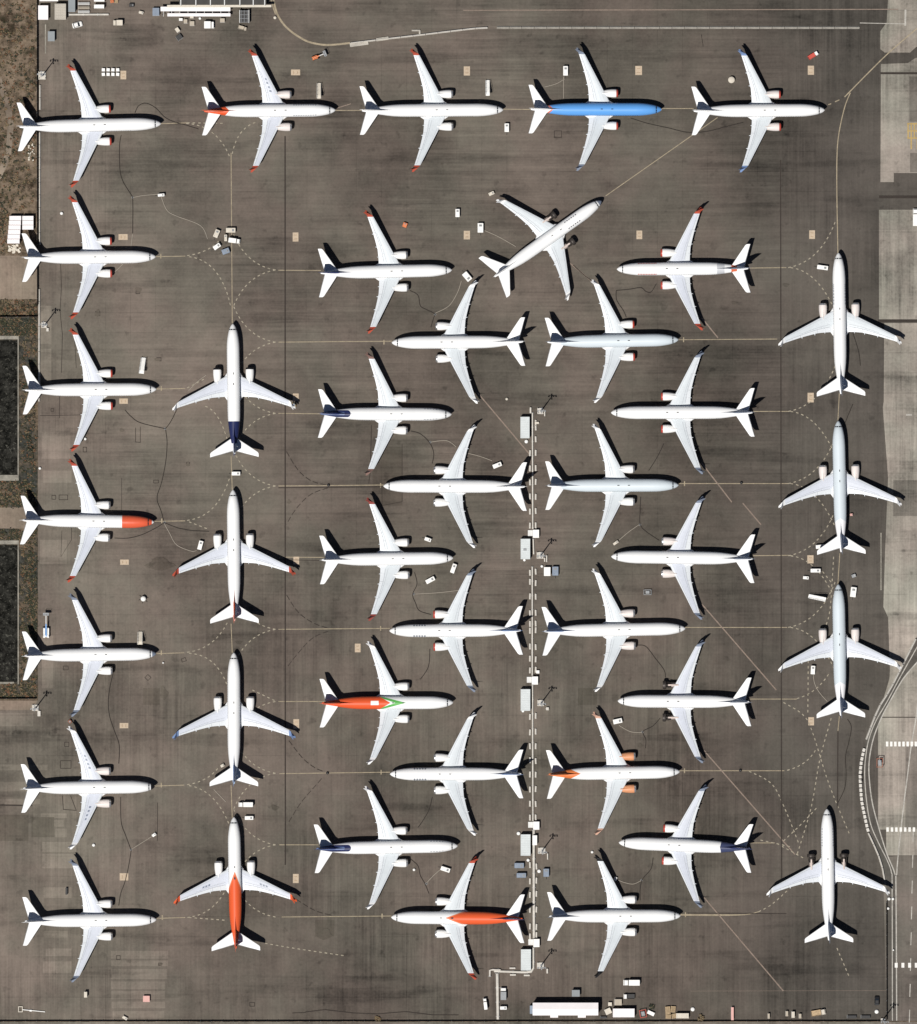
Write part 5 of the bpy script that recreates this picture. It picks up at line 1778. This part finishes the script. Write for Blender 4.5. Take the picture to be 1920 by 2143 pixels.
# ---- low concrete barriers
mb = MB()
L = 3.55
prof_j = [(-0.30, 0), (0.30, 0), (0.30, 0.1), (0.14, 0.35), (0.10, 0.82), (-0.10, 0.82), (-0.14, 0.35), (-0.30, 0.1)]
mb.loft([[(x, y, z) for y, z in prof_j] for x in (-L / 2, -L / 2 + 0.02, L / 2 - 0.02, L / 2)], 0, False)
ME_JERSEY = mb.mesh("barrier_block", P_CONC)
mb = MB()
mb.loft([[(x, y * 1.35, z * 0.8) for y, z in prof_j] for x in (-L / 2, -L / 2 + 0.02, L / 2 - 0.02, L / 2)], 0, False)
ME_JERSEY_W = mb.mesh("barrier_block", paint("stained_concrete", (0.30, 0.28, 0.245), 0.9, var=0.35, scale=0.5))


def barrier_run(pts, label, group, me, step=26.2):
    for a, b in walk(pts, step, step - 0.5):
        o = put("barrier_block", me)
        pa, pb = W(*a), W(*b)
        o.location = ((pa[0] + pb[0]) / 2, (pa[1] + pb[1]) / 2, 0)
        o.rotation_euler = (0, 0, atan2(pb[1] - pa[1], pb[0] - pa[0]))
        tag(o, label, "barrier", group)


barrier_run([(1040, 57.2), (1818, 57.5)], "wide pale barrier block in the straight row across the top right of the apron", "wide barrier blocks along the top", ME_JERSEY_W)
barrier_run([(735, 90), (800, 82), (870, 74), (960, 63), (1000, 58.5), (1040, 57)], "narrow pale barrier block in the thin row curving down to the middle of the top", "narrow barrier blocks along the top", ME_JERSEY)
barrier_run([(84.5, 178), (84.5, 234)], "narrow pale barrier block by the fence above the long airliner's tail", "fence barriers, top run", ME_JERSEY)
barrier_run([(84, 277), (83.5, 536)], "narrow pale barrier block by the fence between the two uppermost airliner tails", "fence barriers, second run", ME_JERSEY)
barrier_run([(83, 605), (82.5, 846)], "narrow pale barrier block by the fence at the upper pond airliner's tail", "fence barriers, third run", ME_JERSEY)
barrier_run(spline([(1917, 1337), (1891, 1389), (1863, 1443), (1840, 1480), (1826, 1514), (1814, 1546), (1808, 1563)]), "pale barrier block along the upper curve of the service road", "service road barriers, upper curve", ME_JERSEY)
barrier_run(spline([(1818, 1743), (1831, 1771), (1843, 1800), (1850, 1828), (1852, 1842)]), "pale barrier block along the lower curve of the service road", "service road barriers, lower curve", ME_JERSEY)
mb = MB()
mb.bbox((0, 0, 0.38), (1.05, 0.85, 0.76), 0.08)
ME_CUBE = mb.mesh("concrete_block", M_KERB2)
dk = 0
for a, b in walk(spline([(1809, 1566), (1803, 1594), (1800.5, 1623), (1801.5, 1648), (1804, 1677), (1809, 1703), (1814, 1726), (1818, 1742)]), 9.4, 7.2):
    dk += 1
    o = put("concrete_block", ME_CUBE)
    pa, pb = W(*a), W(*b)
    o.location = ((pa[0] + pb[0]) / 2, (pa[1] + pb[1]) / 2, 0)
    o.rotation_euler = (0, 0, atan2(pb[1] - pa[1], pb[0] - pa[0]) + random.uniform(-0.1, 0.1))
    tag(o, "squat pale block in the row along the service road's tightest bend", "concrete block", "blocks along the service road bend")
ball(1802, 1633, 8, "dark and white drum among the blocks of the service road bend", M_BLACK)
ball(1802, 1622, 7, "black drum among the blocks of the service road bend, upper one", M_BLACK)
for x, y, w, l in [(752, 91.5, 39, "long pale slab on the thin curved barrier row, its left end"), (801, 81.5, 26, "short pale slab on the thin curved barrier row, second from its left end")]:
    mb = MB()
    mb.bbox((0, 0, 0.25), (w * S, 9 * S if w > 30 else 7 * S, 0.5), 0.06)
    o = mb.build("concrete_slab", M_KERB)
    o.location = (*W(x, y), 0)
    o.rotation_euler = (0, 0, radians(8))
    tag(o, l, "concrete slab", "slabs on the barrier row")
mb = MB()
for cx, cy, w, l in ((0, 0.3, 2.5, 0.5), (1.1, -0.3, 0.5, 1.3)):
    mb.bbox((cx, cy, 0.25), (w, l, 0.5 + 0.01 * cx), 0.06)
o = mb.build("concrete_slab", M_KERB)
o.location = (*W(871, 66), 0)
tag(o, "hook-shaped pale slab just above the thin barrier row", "concrete slab", "slabs on the barrier row")


# ---- fences
def fence(pts, label, H=2.0, name="security_fence", mat=P_FENCE, every=3.2):
    x, y = pts[0]
    r = thing(name, label, "fence", x, y, 0, "fences round the apron")
    ox, oy = W(x, y)
    q = [(W(*p)[0] - ox, W(*p)[1] - oy) for p in pts]
    mb = MB()
    for a, b in zip(q[:-1], q[1:]):
        ln = hypot(b[0] - a[0], b[1] - a[1])
        mb.box(((a[0] + b[0]) / 2, (a[1] + b[1]) / 2, H / 2), (ln, 0.07, H - 0.15), atan2(b[1] - a[1], b[0] - a[0]))
    mb.build("mesh_panel", mat, r)
    mb = MB()
    for a, b in walk(q, every, 0.1):
        mb.cyl((a[0], a[1], 0), (a[0], a[1], H + 0.25), 0.06, n=6)
    o = mb.build("post_row", P_GREY, r)
    o["kind"] = "stuff"
    return r


fence([(78, -60), (78.5, 640)], "dark fence between the brown dirt strip and the apron")
fence([(-100, 664.5), (78, 663)], "dark fence crossing the dirt strip above the upper netted pond", 1.8)
fence([(-100, 1463), (76, 1462)], "dark fence closing the dirt strip below the lower netted pond", 1.6)
fence([(-60, 2137), (1854, 2137)], "long dark fence along the bottom edge of the apron", 1.3)
fence([(1855, 1888), (1855.5, 2136)], "dark fence up the right edge of the apron beside the service road", 1.7)

# ---- buildings along the edges
building(81, 12, 102, 42, 2.3, "white-roofed cabin in the upper left corner", P_ROOF, wall=P_WHITE, ribs=3)
building(115.5, 8.5, 139.3, 42, 2.6, "sand-coloured cabin with a gridded roof, right of the white-roofed one", P_ROOFT, wall=P_BEIGE, ribs=5, extra="grid")
building(84, -22, 123, 3.4, 2.6, "pale cabin cut by the top edge, above the white-roofed one", P_ROOF, wall=P_CREAM, ribs=4)
building(144, -10, 158.5, 26, 2.4, "grey flat-roofed cabin right of the gridded one", P_ROOFG, wall=P_GREY)
building(101, 66, 115.5, 87, 1.9, "small grey flat-roofed hut below the cabins, upper left", P_ROOFG, wall=P_GREY)
container(198, -8, 219.5, 4, "white container cut by the top edge, above its twin", P_WHITE, 2.4, "white containers at the top left", long_y=False)
container(198, 10.5, 218.8, 18.2, "white container just below its twin at the top edge", P_WHITE, 2.4, "white containers at the top left", long_y=False)
container(1283, 2110, 1328, 2128, "white ribbed container by the bottom fence", P_ROOF, 2.6, None, long_y=False)
container(1415.5, 2120, 1441.5, 2130.5, "cream container right of the timber stack", P_CREAM, 1.9, None, long_y=False)
r = building(1115, 2097, 1252, 2123.5, 4.3, "long white-roofed hall at the bottom fence", P_ROOF, "storage_hall", "building", P_CREAM, ridge=0.5)
for k in range(5):
    mb = MB()
    mb.box((-7.6 + k * 3.8, -1.75, 1.6), (2.6, 0.08, 3.0))
    mb.build("roller_door", P_STEEL, r)
for x in (-3.3, 4.8):
    mb = MB()
    mb.box((x, -2.1, 3.4), (2.3, 0.9, 0.12))
    mb.build("canopy", P_ROOF, r)
mb = MB()
mb.box((-9.95, -0.3, 1.1), (0.9, 2.4, 2.2))
mb.build("lean_to", P_SLATE, r)
building(1197, 2071, 1213.6, 2085, 2.1, "small grey cabin above the long white hall", P_ROOFG, wall=P_GREY, ribs=2)

# steel frame bays at the top with their canopy
r = thing("frame_shed", "dark open steel shed with pale ribs at the top edge", "shed", 467, -20, 0, None)
mb = MB()
mb.box((0, 0, 3.4), (182 * S, 62 * S, 0.12))
mb.build("roof", P_ROOFD, r)
for x in (379.5, 411, 441.5, 471, 503, 531, 555):
    mb = MB()
    mb.bbox(((x - 467) * S, -0.2, 3.62), (0.34, 64 * S, 0.3), 0.05)
    mb.build("rib", P_STEEL, r)
for x in (379.5, 441.5, 503, 555):
    for y in (-4.1, 3.9):
        mb = MB()
        mb.box(((x - 467) * S, y, 1.67), (0.22, 0.22, 3.34))
        mb.build("column", P_GREY, r)
mb = MB()
mb.bbox((-1.0, -32 * S - 0.25, 3.2), (218 * S, 0.7, 0.3), 0.05)
mb.build("eaves_beam", P_CREAM, r)
r = thing("canopy", "long white two-strip canopy below the dark steel shed", "canopy", 410, 25, 0, None)
mb = MB()
mb.bbox((0, 0.75, 2.5), (146 * S, 1.35, 0.16), 0.04)
mb.build("upper_roof", P_ROOF, r)
mb = MB()
mb.bbox((1.0, -0.95, 2.3), (132 * S, 0.95, 0.16), 0.04)
mb.build("lower_roof", P_ROOF, r)
mb = MB()
for k in range(9):
    mb.box((-9.4 + k * 2.4, 0, 2.2), (0.12, 2.9, 0.1))
mb.build("bracing", P_STEEL, r)
for x in (-9.8, 0, 9.8):
    for y in (-1.0, 1.0):
        mb = MB()
        mb.box((x, y, 1.07), (0.14, 0.14, 2.14))
        mb.build("column", P_GREY, r)
r = thing("cage", "dark cage with two pale posts below the steel shed", "cage", 512, 35, 0, None)
mb = MB()
for k in range(4):
    mb.box((0, -1.7 + k * 1.1, 1.9), (2.4, 0.1, 0.1))
for k in range(3):
    mb.box((-0.9 + k * 0.9, 0, 2.02), (0.1, 3.6, 0.1))
mb.build("top_grille", P_GREY, r)
mb = MB()
mb.box((0, 0, 0.9), (2.3, 3.4, 1.75))
mb.build("stored_load", P_DARK, r)
for x in (-1.35, 1.35):
    mb = MB()
    mb.bbox((x, 0, 1.15), (0.22, 3.8, 2.3), 0.04)
    mb.build("side_post", P_STEEL, r)
# beige pipe, racks, pallets in the upper left yard
pipe([(145, 30.5), (228, 30.3)], 0.30, "beige pipe above the white car in the upper left yard", 0.5)
for k in range(3):
    r = thing("pallet_rack", ["upper", "middle", "lower"][k] + " grey rack of three between the grey cabin and the white containers", "rack", 176, 8 + k * 8.5, 0, "grey racks in the upper left yard")
    mb = MB()
    for i in range(4):
        mb.box((0, -0.3 + i * 0.2, 0.9), (3.4, 0.12, 0.1))
    mb.build("shelf", P_STEEL if k != 1 else P_BEIGE, r)
    for sx in (-1.5, 1.5):
        mb = MB()
        mb.box((sx, 0, 0.42), (0.12, 0.9, 0.84))
        mb.build("upright", P_GREY, r)


def pallet_stack(px, py, w, l, n, label, rot=0, mat=P_TIMBER):
    r = thing("pallet_stack", label, "pallets", px, py, rot, "timber stacks")
    for k in range(n):
        mb = MB()
        z = k * 0.22
        for i in range(6):
            mb.box((0, ((i + 0.5) / 6 - 0.5) * l * S, z + 0.19), (w * S, l * S / 6 * 0.72, 0.05))
        for i in (-1, 0, 1):
            mb.box((i * w * S * 0.44, 0, z + 0.08), (0.12, l * S, 0.15))
        o = mb.build("pallet", mat, r)
        o.rotation_euler = (0, 0, random.uniform(-0.06, 0.06))


pallet_stack(1398, 2114, 10, 16, 5, "timber pallet stack, upper left of four by the bottom fence", 4)
pallet_stack(1409, 2112, 10, 13, 4, "timber pallet stack, upper right of four by the bottom fence", -7)
pallet_stack(1399, 2127, 11, 9, 6, "timber pallet stack, lower left of four by the bottom fence")
pallet_stack(1411, 2126, 10, 10, 3, "timber pallet stack, lower right of four by the bottom fence", 10)
pallet_stack(235, 3, 7, 6, 4, "orange-brown pallet stack at the top edge, left one of two", 8, P_ORANGE)
pallet_stack(244, 3, 7, 7, 3, "orange-brown pallet stack at the top edge, right one of two", -5, P_TIMBER)

# pale stacks by the dirt strip
k = 0
for c, (xa, xb, n) in enumerate(((21, 45.5, 6), (48, 71, 3))):
    for i in range(n):
        y0 = 452.5 + i * 9.7
        x0_ = xa - i * 0.9 if c == 0 else xa
        o = container(x0_, y0, xb - (i * 0.7 if c == 0 else 0), y0 + 9, f"{['first', 'second', 'third', 'fourth', 'fifth', 'sixth'][i]} white container from the top in the {['longer', 'shorter'][c]} column by the fence", P_ROOF, 2.4, "white containers on the dirt strip", long_y=False)
r = thing("debris_heap", "cream rubble heap at the foot of the white containers on the dirt", "heap", 31, 520, 0, None)
mb = MB()
rr = random.Random(3)
for _ in range(40):
    a, d = rr.uniform(0, 2 * pi), rr.uniform(0, 1.8)
    mb.bbox((d * cos(a) * 1.1, d * sin(a) * 0.7, 0.18 + 0.3 * (1.8 - d)), (rr.uniform(0.3, 0.9), rr.uniform(0.3, 0.8), rr.uniform(0.25, 0.6)), 0.08, rr.uniform(0, 3))
mb.build("rubble", P_CREAM, r)
for x, y, l in [(66, 318, "cream boulder pile below the long airliner's tailplane, on the dirt")]:
    r = thing("debris_heap", l, "heap", x, y, 0, None)
    mb = MB()
    for _ in range(22):
        mb.bbox((rr.uniform(-0.9, 0.9), rr.uniform(-2.6, 2.6), 0.15), (rr.uniform(0.2, 0.6), rr.uniform(0.2, 0.6), rr.uniform(0.2, 0.45)), 0.08, rr.uniform(0, 3))
    mb.build("rubble", P_CREAM, r)

# ---- cables and hoses on the ground
CABLES = [
    (0, [(283, 236), (290, 222), (305, 216), (325, 225), (345, 245), (365, 255), (390, 262), (416, 270)], "curling past the nose of the long red-tipped airliner"),
    (0, [(254, 283), (251, 300), (250.5, 330), (252, 360), (258, 380), (270, 400), (278, 412)], "below the long red-tipped airliner's engine"),
    (0, [(278, 412), (278.5, 440), (278, 488)], "running down to the second airliner's nose by the dirt strip"),
    (1, [(280, 413), (300, 409), (336, 406)], "leading to the small cart between the two uppermost airliners"),
    (1, [(338, 412), (350, 440), (370, 452), (420, 472), (435, 500)], "looping to the cluster of trucks"),
    (1, [(278, 490), (275, 515)], "beside the second airliner's nose"), (1, [(258, 552), (245, 565), (235, 572)], "at the second airliner's lower engine"),
    (0, [(262, 858), (275, 872), (295, 885), (345, 897)], "below the airliner at the upper pond"), (0, [(347, 897), (358, 882), (371, 856)], "under the navy-tailed nose-up airliner's wingtip"),
    (0, [(347, 899), (350, 925), (348, 960), (343, 990), (337, 1015), (330, 1035), (330, 1050), (337, 1068), (343, 1090)], "winding down to the orange nose"),
    (0, [(240, 1126), (270, 1126), (300, 1118), (330, 1103), (345, 1093)], "below the orange-nosed airliner"), (0, [(345, 1094), (370, 1104), (400, 1110), (438, 1112)], "right of the orange nose"),
    (1, [(345, 1097), (355, 1115), (370, 1140), (400, 1153), (412, 1152)], "from the orange nose to a white cart"), (0, [(238, 1405), (230, 1440), (227, 1470), (230, 1500), (240, 1530), (250, 1560), (249, 1598)], "between the blue-lift airliner and the black-nosed one"),
    (0, [(253, 1668), (254, 1720), (264, 1750), (274, 1777)], "below the black-nosed airliner"), (0, [(275, 1779), (270, 1810), (262, 1845), (253, 1870), (249, 1895)], "above the lowest airliner's nose by the dirt strip"), (1, [(276, 1777), (300, 1762), (319, 1750)], "to the small cart above the lowest airliner by the strip"),
    (0, [(858, 608), (875, 618), (880, 640), (893, 648), (910, 657), (908, 665), (902, 685)], "below the red-tipped airliner near the diagonal one"), (1, [(912, 655), (940, 640), (958, 612), (966, 588)], "from the cart below the diagonal airliner's tail"),
    (0, [(860, 902), (880, 908), (899, 926), (908, 948), (905, 970)], "at the upper navy-pod airliner's engine"), (1, [(902, 925), (935, 922), (955, 935)], "right of the upper navy-pod airliner's engine"), (1, [(978, 948), (1005, 955), (1030, 964)], "to the cart above a long left-pointing airliner"),
    (0, [(868, 1198), (873, 1222), (864, 1244), (870, 1262), (878, 1278), (902, 1286)], "below the dull-red-tipped airliner"), (1, [(870, 1243), (920, 1240), (962, 1235)], "below three white carts"), (0, [(900, 1358), (897, 1395), (880, 1422)], "above the chevron airliner"),
    (0, [(905, 1668), (898, 1695), (885, 1718), (875, 1732)], "above the lower navy-pod airliner"), (0, [(860, 1798), (875, 1812), (880, 1832), (890, 1850), (898, 1870)], "below the lower navy-pod airliner"), (1, [(893, 1848), (908, 1832), (924, 1818)], "to the cart below the lower navy-pod airliner"),
    (0, [(1290, 608), (1320, 605), (1342, 602), (1352, 610), (1363, 611), (1374, 594)], "at the engine of the airliner with the grey patch"), (0, [(1290, 609), (1291, 628), (1305, 650), (1311, 664)], "above a grey airliner's red-rimmed engine"), (1, [(1014, 482), (1045, 496), (1080, 516)], "from a cart to the diagonal airliner"),
    (0, [(1200, 555), (1222, 575), (1238, 587)], "below the diagonal airliner's engine"), (0, [(1341, 1040), (1340, 1070), (1340, 1097), (1352, 1112), (1380, 1131)], "above a pinkish-engined airliner"), (1, [(1338, 1098), (1315, 1114), (1293, 1133)], "to the small cart above a pinkish-engined airliner's nose"),
    (0, [(1335, 1350), (1352, 1353), (1372, 1378), (1390, 1402), (1393, 1418)], "above the left-pointing open-engined airliner"), (0, [(1382, 1503), (1366, 1520), (1346, 1531), (1352, 1548), (1351, 1566)], "below the left-pointing open-engined airliner"), (1, [(1344, 1533), (1320, 1531), (1296, 1518)], "to the cart below the open-engined airliner"),
    (0, [(1367, 1795), (1363, 1818), (1345, 1840), (1340, 1862), (1340, 1884)], "below the navy-rumped left-pointing airliner"), (1, [(1342, 1843), (1325, 1850), (1305, 1846), (1291, 1840)], "to the tiny cart at a wing in the lower right"), (0, [(1390, 928), (1375, 958), (1358, 985)], "above a plain-engined grey airliner's nose"),
    (0, [(1320, 247), (1355, 258), (1400, 268), (1440, 277), (1480, 275), (1520, 265), (1556, 256)], "from the sky-blue airliner to the one ahead"), (0, [(1774, 1505), (1782, 1522), (1777, 1552), (1770, 1582), (1771, 1620), (1768, 1650), (1754, 1680)], "trailing behind the lowest grey nose-up airliner"), (0, [(1783, 690), (1797, 735), (1801, 765)], "beside the uppermost right-hand nose-up airliner"),
    (0, [(1785, 846), (1775, 870), (1765, 895)], "at the nose of the middle nose-up airliner on the right"), (1, [(1702, 1412), (1706, 1432), (1716, 1450), (1732, 1468)], "to the cart behind the lowest grey nose-up airliner's wing"), (1, [(1180, 160), (1180, 206)], "from a cart straight down to the sky-blue airliner"), (1, [(1182, 165), (1165, 175), (1140, 182)], "drifting left of the sky-blue airliner's upper cart"),
    (1, [(448, 1652), (473, 1678)], "below the blue-finned nose-up airliner's tailplane"), (1, [(395, 818), (412, 800), (432, 785)], "at the navy-tailed nose-up airliner's left wing"),
]
for pale, pts, l in CABLES:
    ox, oy = W(*pts[0])
    q = [(W(*p)[0] - ox, W(*p)[1] - oy, 0.09) for p in spline(pts, 6)]
    mb = MB()
    mb.tube(q, 0.10 if pale else 0.105, 6)
    o = mb.build("ground_cable", P_HOSE if pale else P_CABLE)
    o.location = (ox, oy, 0)
    tag(o, ("pale hose " if pale else "dark cable ") + l, "hose" if pale else "cable", "hoses and cables on the apron")
for x, y, l in ((278, 413, "above the second airliner by the dirt strip"), (346, 897, "under the navy-tailed airliner's wingtip"), (345, 1093, "at the orange nose"), (274.5, 1778, "above the lowest airliner by the strip"), (911, 658, "below the red-tipped airliner near the diagonal one"), (893, 1849, "below the lower navy-pod airliner"),
                (1340, 1098, "above the pinkish-engined airliner"), (1345, 1532, "below the open-engined left-pointing airliner"), (1343, 1842, "above the lowest right-pointing airliner's nose"), (901, 925, "at the upper navy-pod airliner's engine"), (866, 1243, "below the dull-red-tipped airliner")):
    r = thing("cable_pit", "small dark cable pit cover " + l, "pit cover", x, y, 0, "cable pit covers")
    mb = MB()
    mb.cyl((0, 0, 0), (0, 0, 0.1), 0.34, 0.30, n=12)
    mb.build("rim", P_GREY, r)
    mb = MB()
    mb.cyl((0, 0, 0.1), (0, 0, 0.13), 0.24, n=10)
    mb.build("cap", P_DARK, r)

# little drums on the lead-in lines
for x, y, l in ((688, 1015, "on the lead-in line of the long left-pointing airliner"), (1552, 1010, "on the lead-in line ahead of a plain-engined grey airliner"), (686, 1617.5, "on the lead-in line of the blue-finned left-pointing airliner"), (1550, 1612, "on the lead-in line ahead of the orange-engined airliner")):
    ball(x, y, 6, "black chock marker " + l, M_BLACK, "chock_marker", "marker", "black markers on lead-in lines", 0.5)

# ================================================================== SCRUB ON THE DIRT STRIP
M_LEAF = [paint("scrub_olive", (0.040, 0.040, 0.020), 0.9, var=0.3), paint("scrub_dark", (0.030, 0.034, 0.022), 0.9, var=0.3), paint("scrub_straw", (0.16, 0.12, 0.07), 0.9, var=0.3), paint("scrub_rust", (0.15, 0.075, 0.04), 0.9, var=0.3)]


def tuft(mb, x, y, r, h, rnd, mi):
    for _ in range(9):
        a, d = rnd.uniform(0, 2 * pi), rnd.uniform(0, r)
        cx, cy, cz = x + d * cos(a), y + d * sin(a), rnd.uniform(0.05, h)
        s = rnd.uniform(0.10, 0.28) * (1 + r * 0.25)
        b = rnd.uniform(0, 2 * pi)
        p = [(cx + s * cos(b + k), cy + s * sin(b + k) * 0.8, cz + rnd.uniform(-0.3, 0.3) * s) for k in (0, 2.1, 4.2)]
        mb.add(p, [(0, 1, 2)], mi if rnd.random() < 0.75 else rnd.randrange(4))


rnd = random.Random(11)
g = MB()
for x0_, y0_, x1_, y1_, n, wts in [(-40, -40, 74, 440, 900, (3, 3, 5, 2)), (0, 440, 20, 530, 70, (3, 2, 4, 1)), (0, 628, 76, 662, 130, (3, 2, 4, 2)), (0, 668, 76, 702, 240, (4, 6, 1, 0.5)), (43, 705, 76, 1010, 240, (3, 5, 3, 1)), (0, 1008, 60, 1060, 190, (4, 6, 2, 1)),
                                   (52, 1010, 76, 1060, 90, (3, 6, 1, 1)), (0, 1108, 76, 1130, 110, (4, 5, 1, 0)), (43, 1132, 76, 1440, 300, (4, 5, 3, 1)), (0, 1433, 76, 1460, 130, (3, 3, 3, 2)), (60, 1140, 77, 1340, 170, (5, 6, 1, 0))]:
    for _ in range(n):
        px, py = rnd.uniform(x0_, x1_), rnd.uniform(y0_, y1_)
        mi = rnd.choices(range(4), wts)[0]
        x, y = W(px, py)
        tuft(g, x, y, rnd.uniform(0.15, 0.75), rnd.uniform(0.12, 0.5), rnd, mi)
stuff("scrub", g, M_LEAF, "low dry scrub and straw grass on the dirt strip")
for i, (x, y, rad, l) in enumerate([(62, 942, 1.1, "dark bush, largest on the dirt beside the upper netted pond"), (58, 916, 0.8, "dark bush just above the largest one beside the upper pond"), (66, 957, 0.7, "dark bush just below the largest one beside the upper pond"), (1365, 2107, 0.9, "dark bush above the angled white box by the bottom fence"),
                                    (1467, 2131, 1.2, "dry tan bush at the bottom fence right of the timber stacks"), (790, 2133, 1.0, "dry tan bush at the middle of the bottom fence")]):
    r = thing("shrub", l, "bush", x, y, 0, "bushes by the fences")
    mb = MB()
    for _ in range(22 if rad > 0 else 0):
        a, d = rnd.uniform(0, 2 * pi), rad * sqrt(rnd.random()) * 0.8
        tuft(mb, d * cos(a), d * sin(a), 0.35, rad * (1.2 - 0.6 * d / rad), rnd, 2 if "tan" in l else 1)
    mb.build("crown", M_LEAF, r)
    mb = MB()
    mb.cyl((0, 0, 0), (0.05, 0, rad * 0.8), 0.07, 0.03, n=6)
    for k in range(4):
        mb.cyl((0.02, 0, rad * 0.3), (rad * 0.5 * cos(k * 1.6), rad * 0.5 * sin(k * 1.6), rad * 0.8), 0.03, 0.01, n=5)
    mb.build("trunk", P_RUST, r)
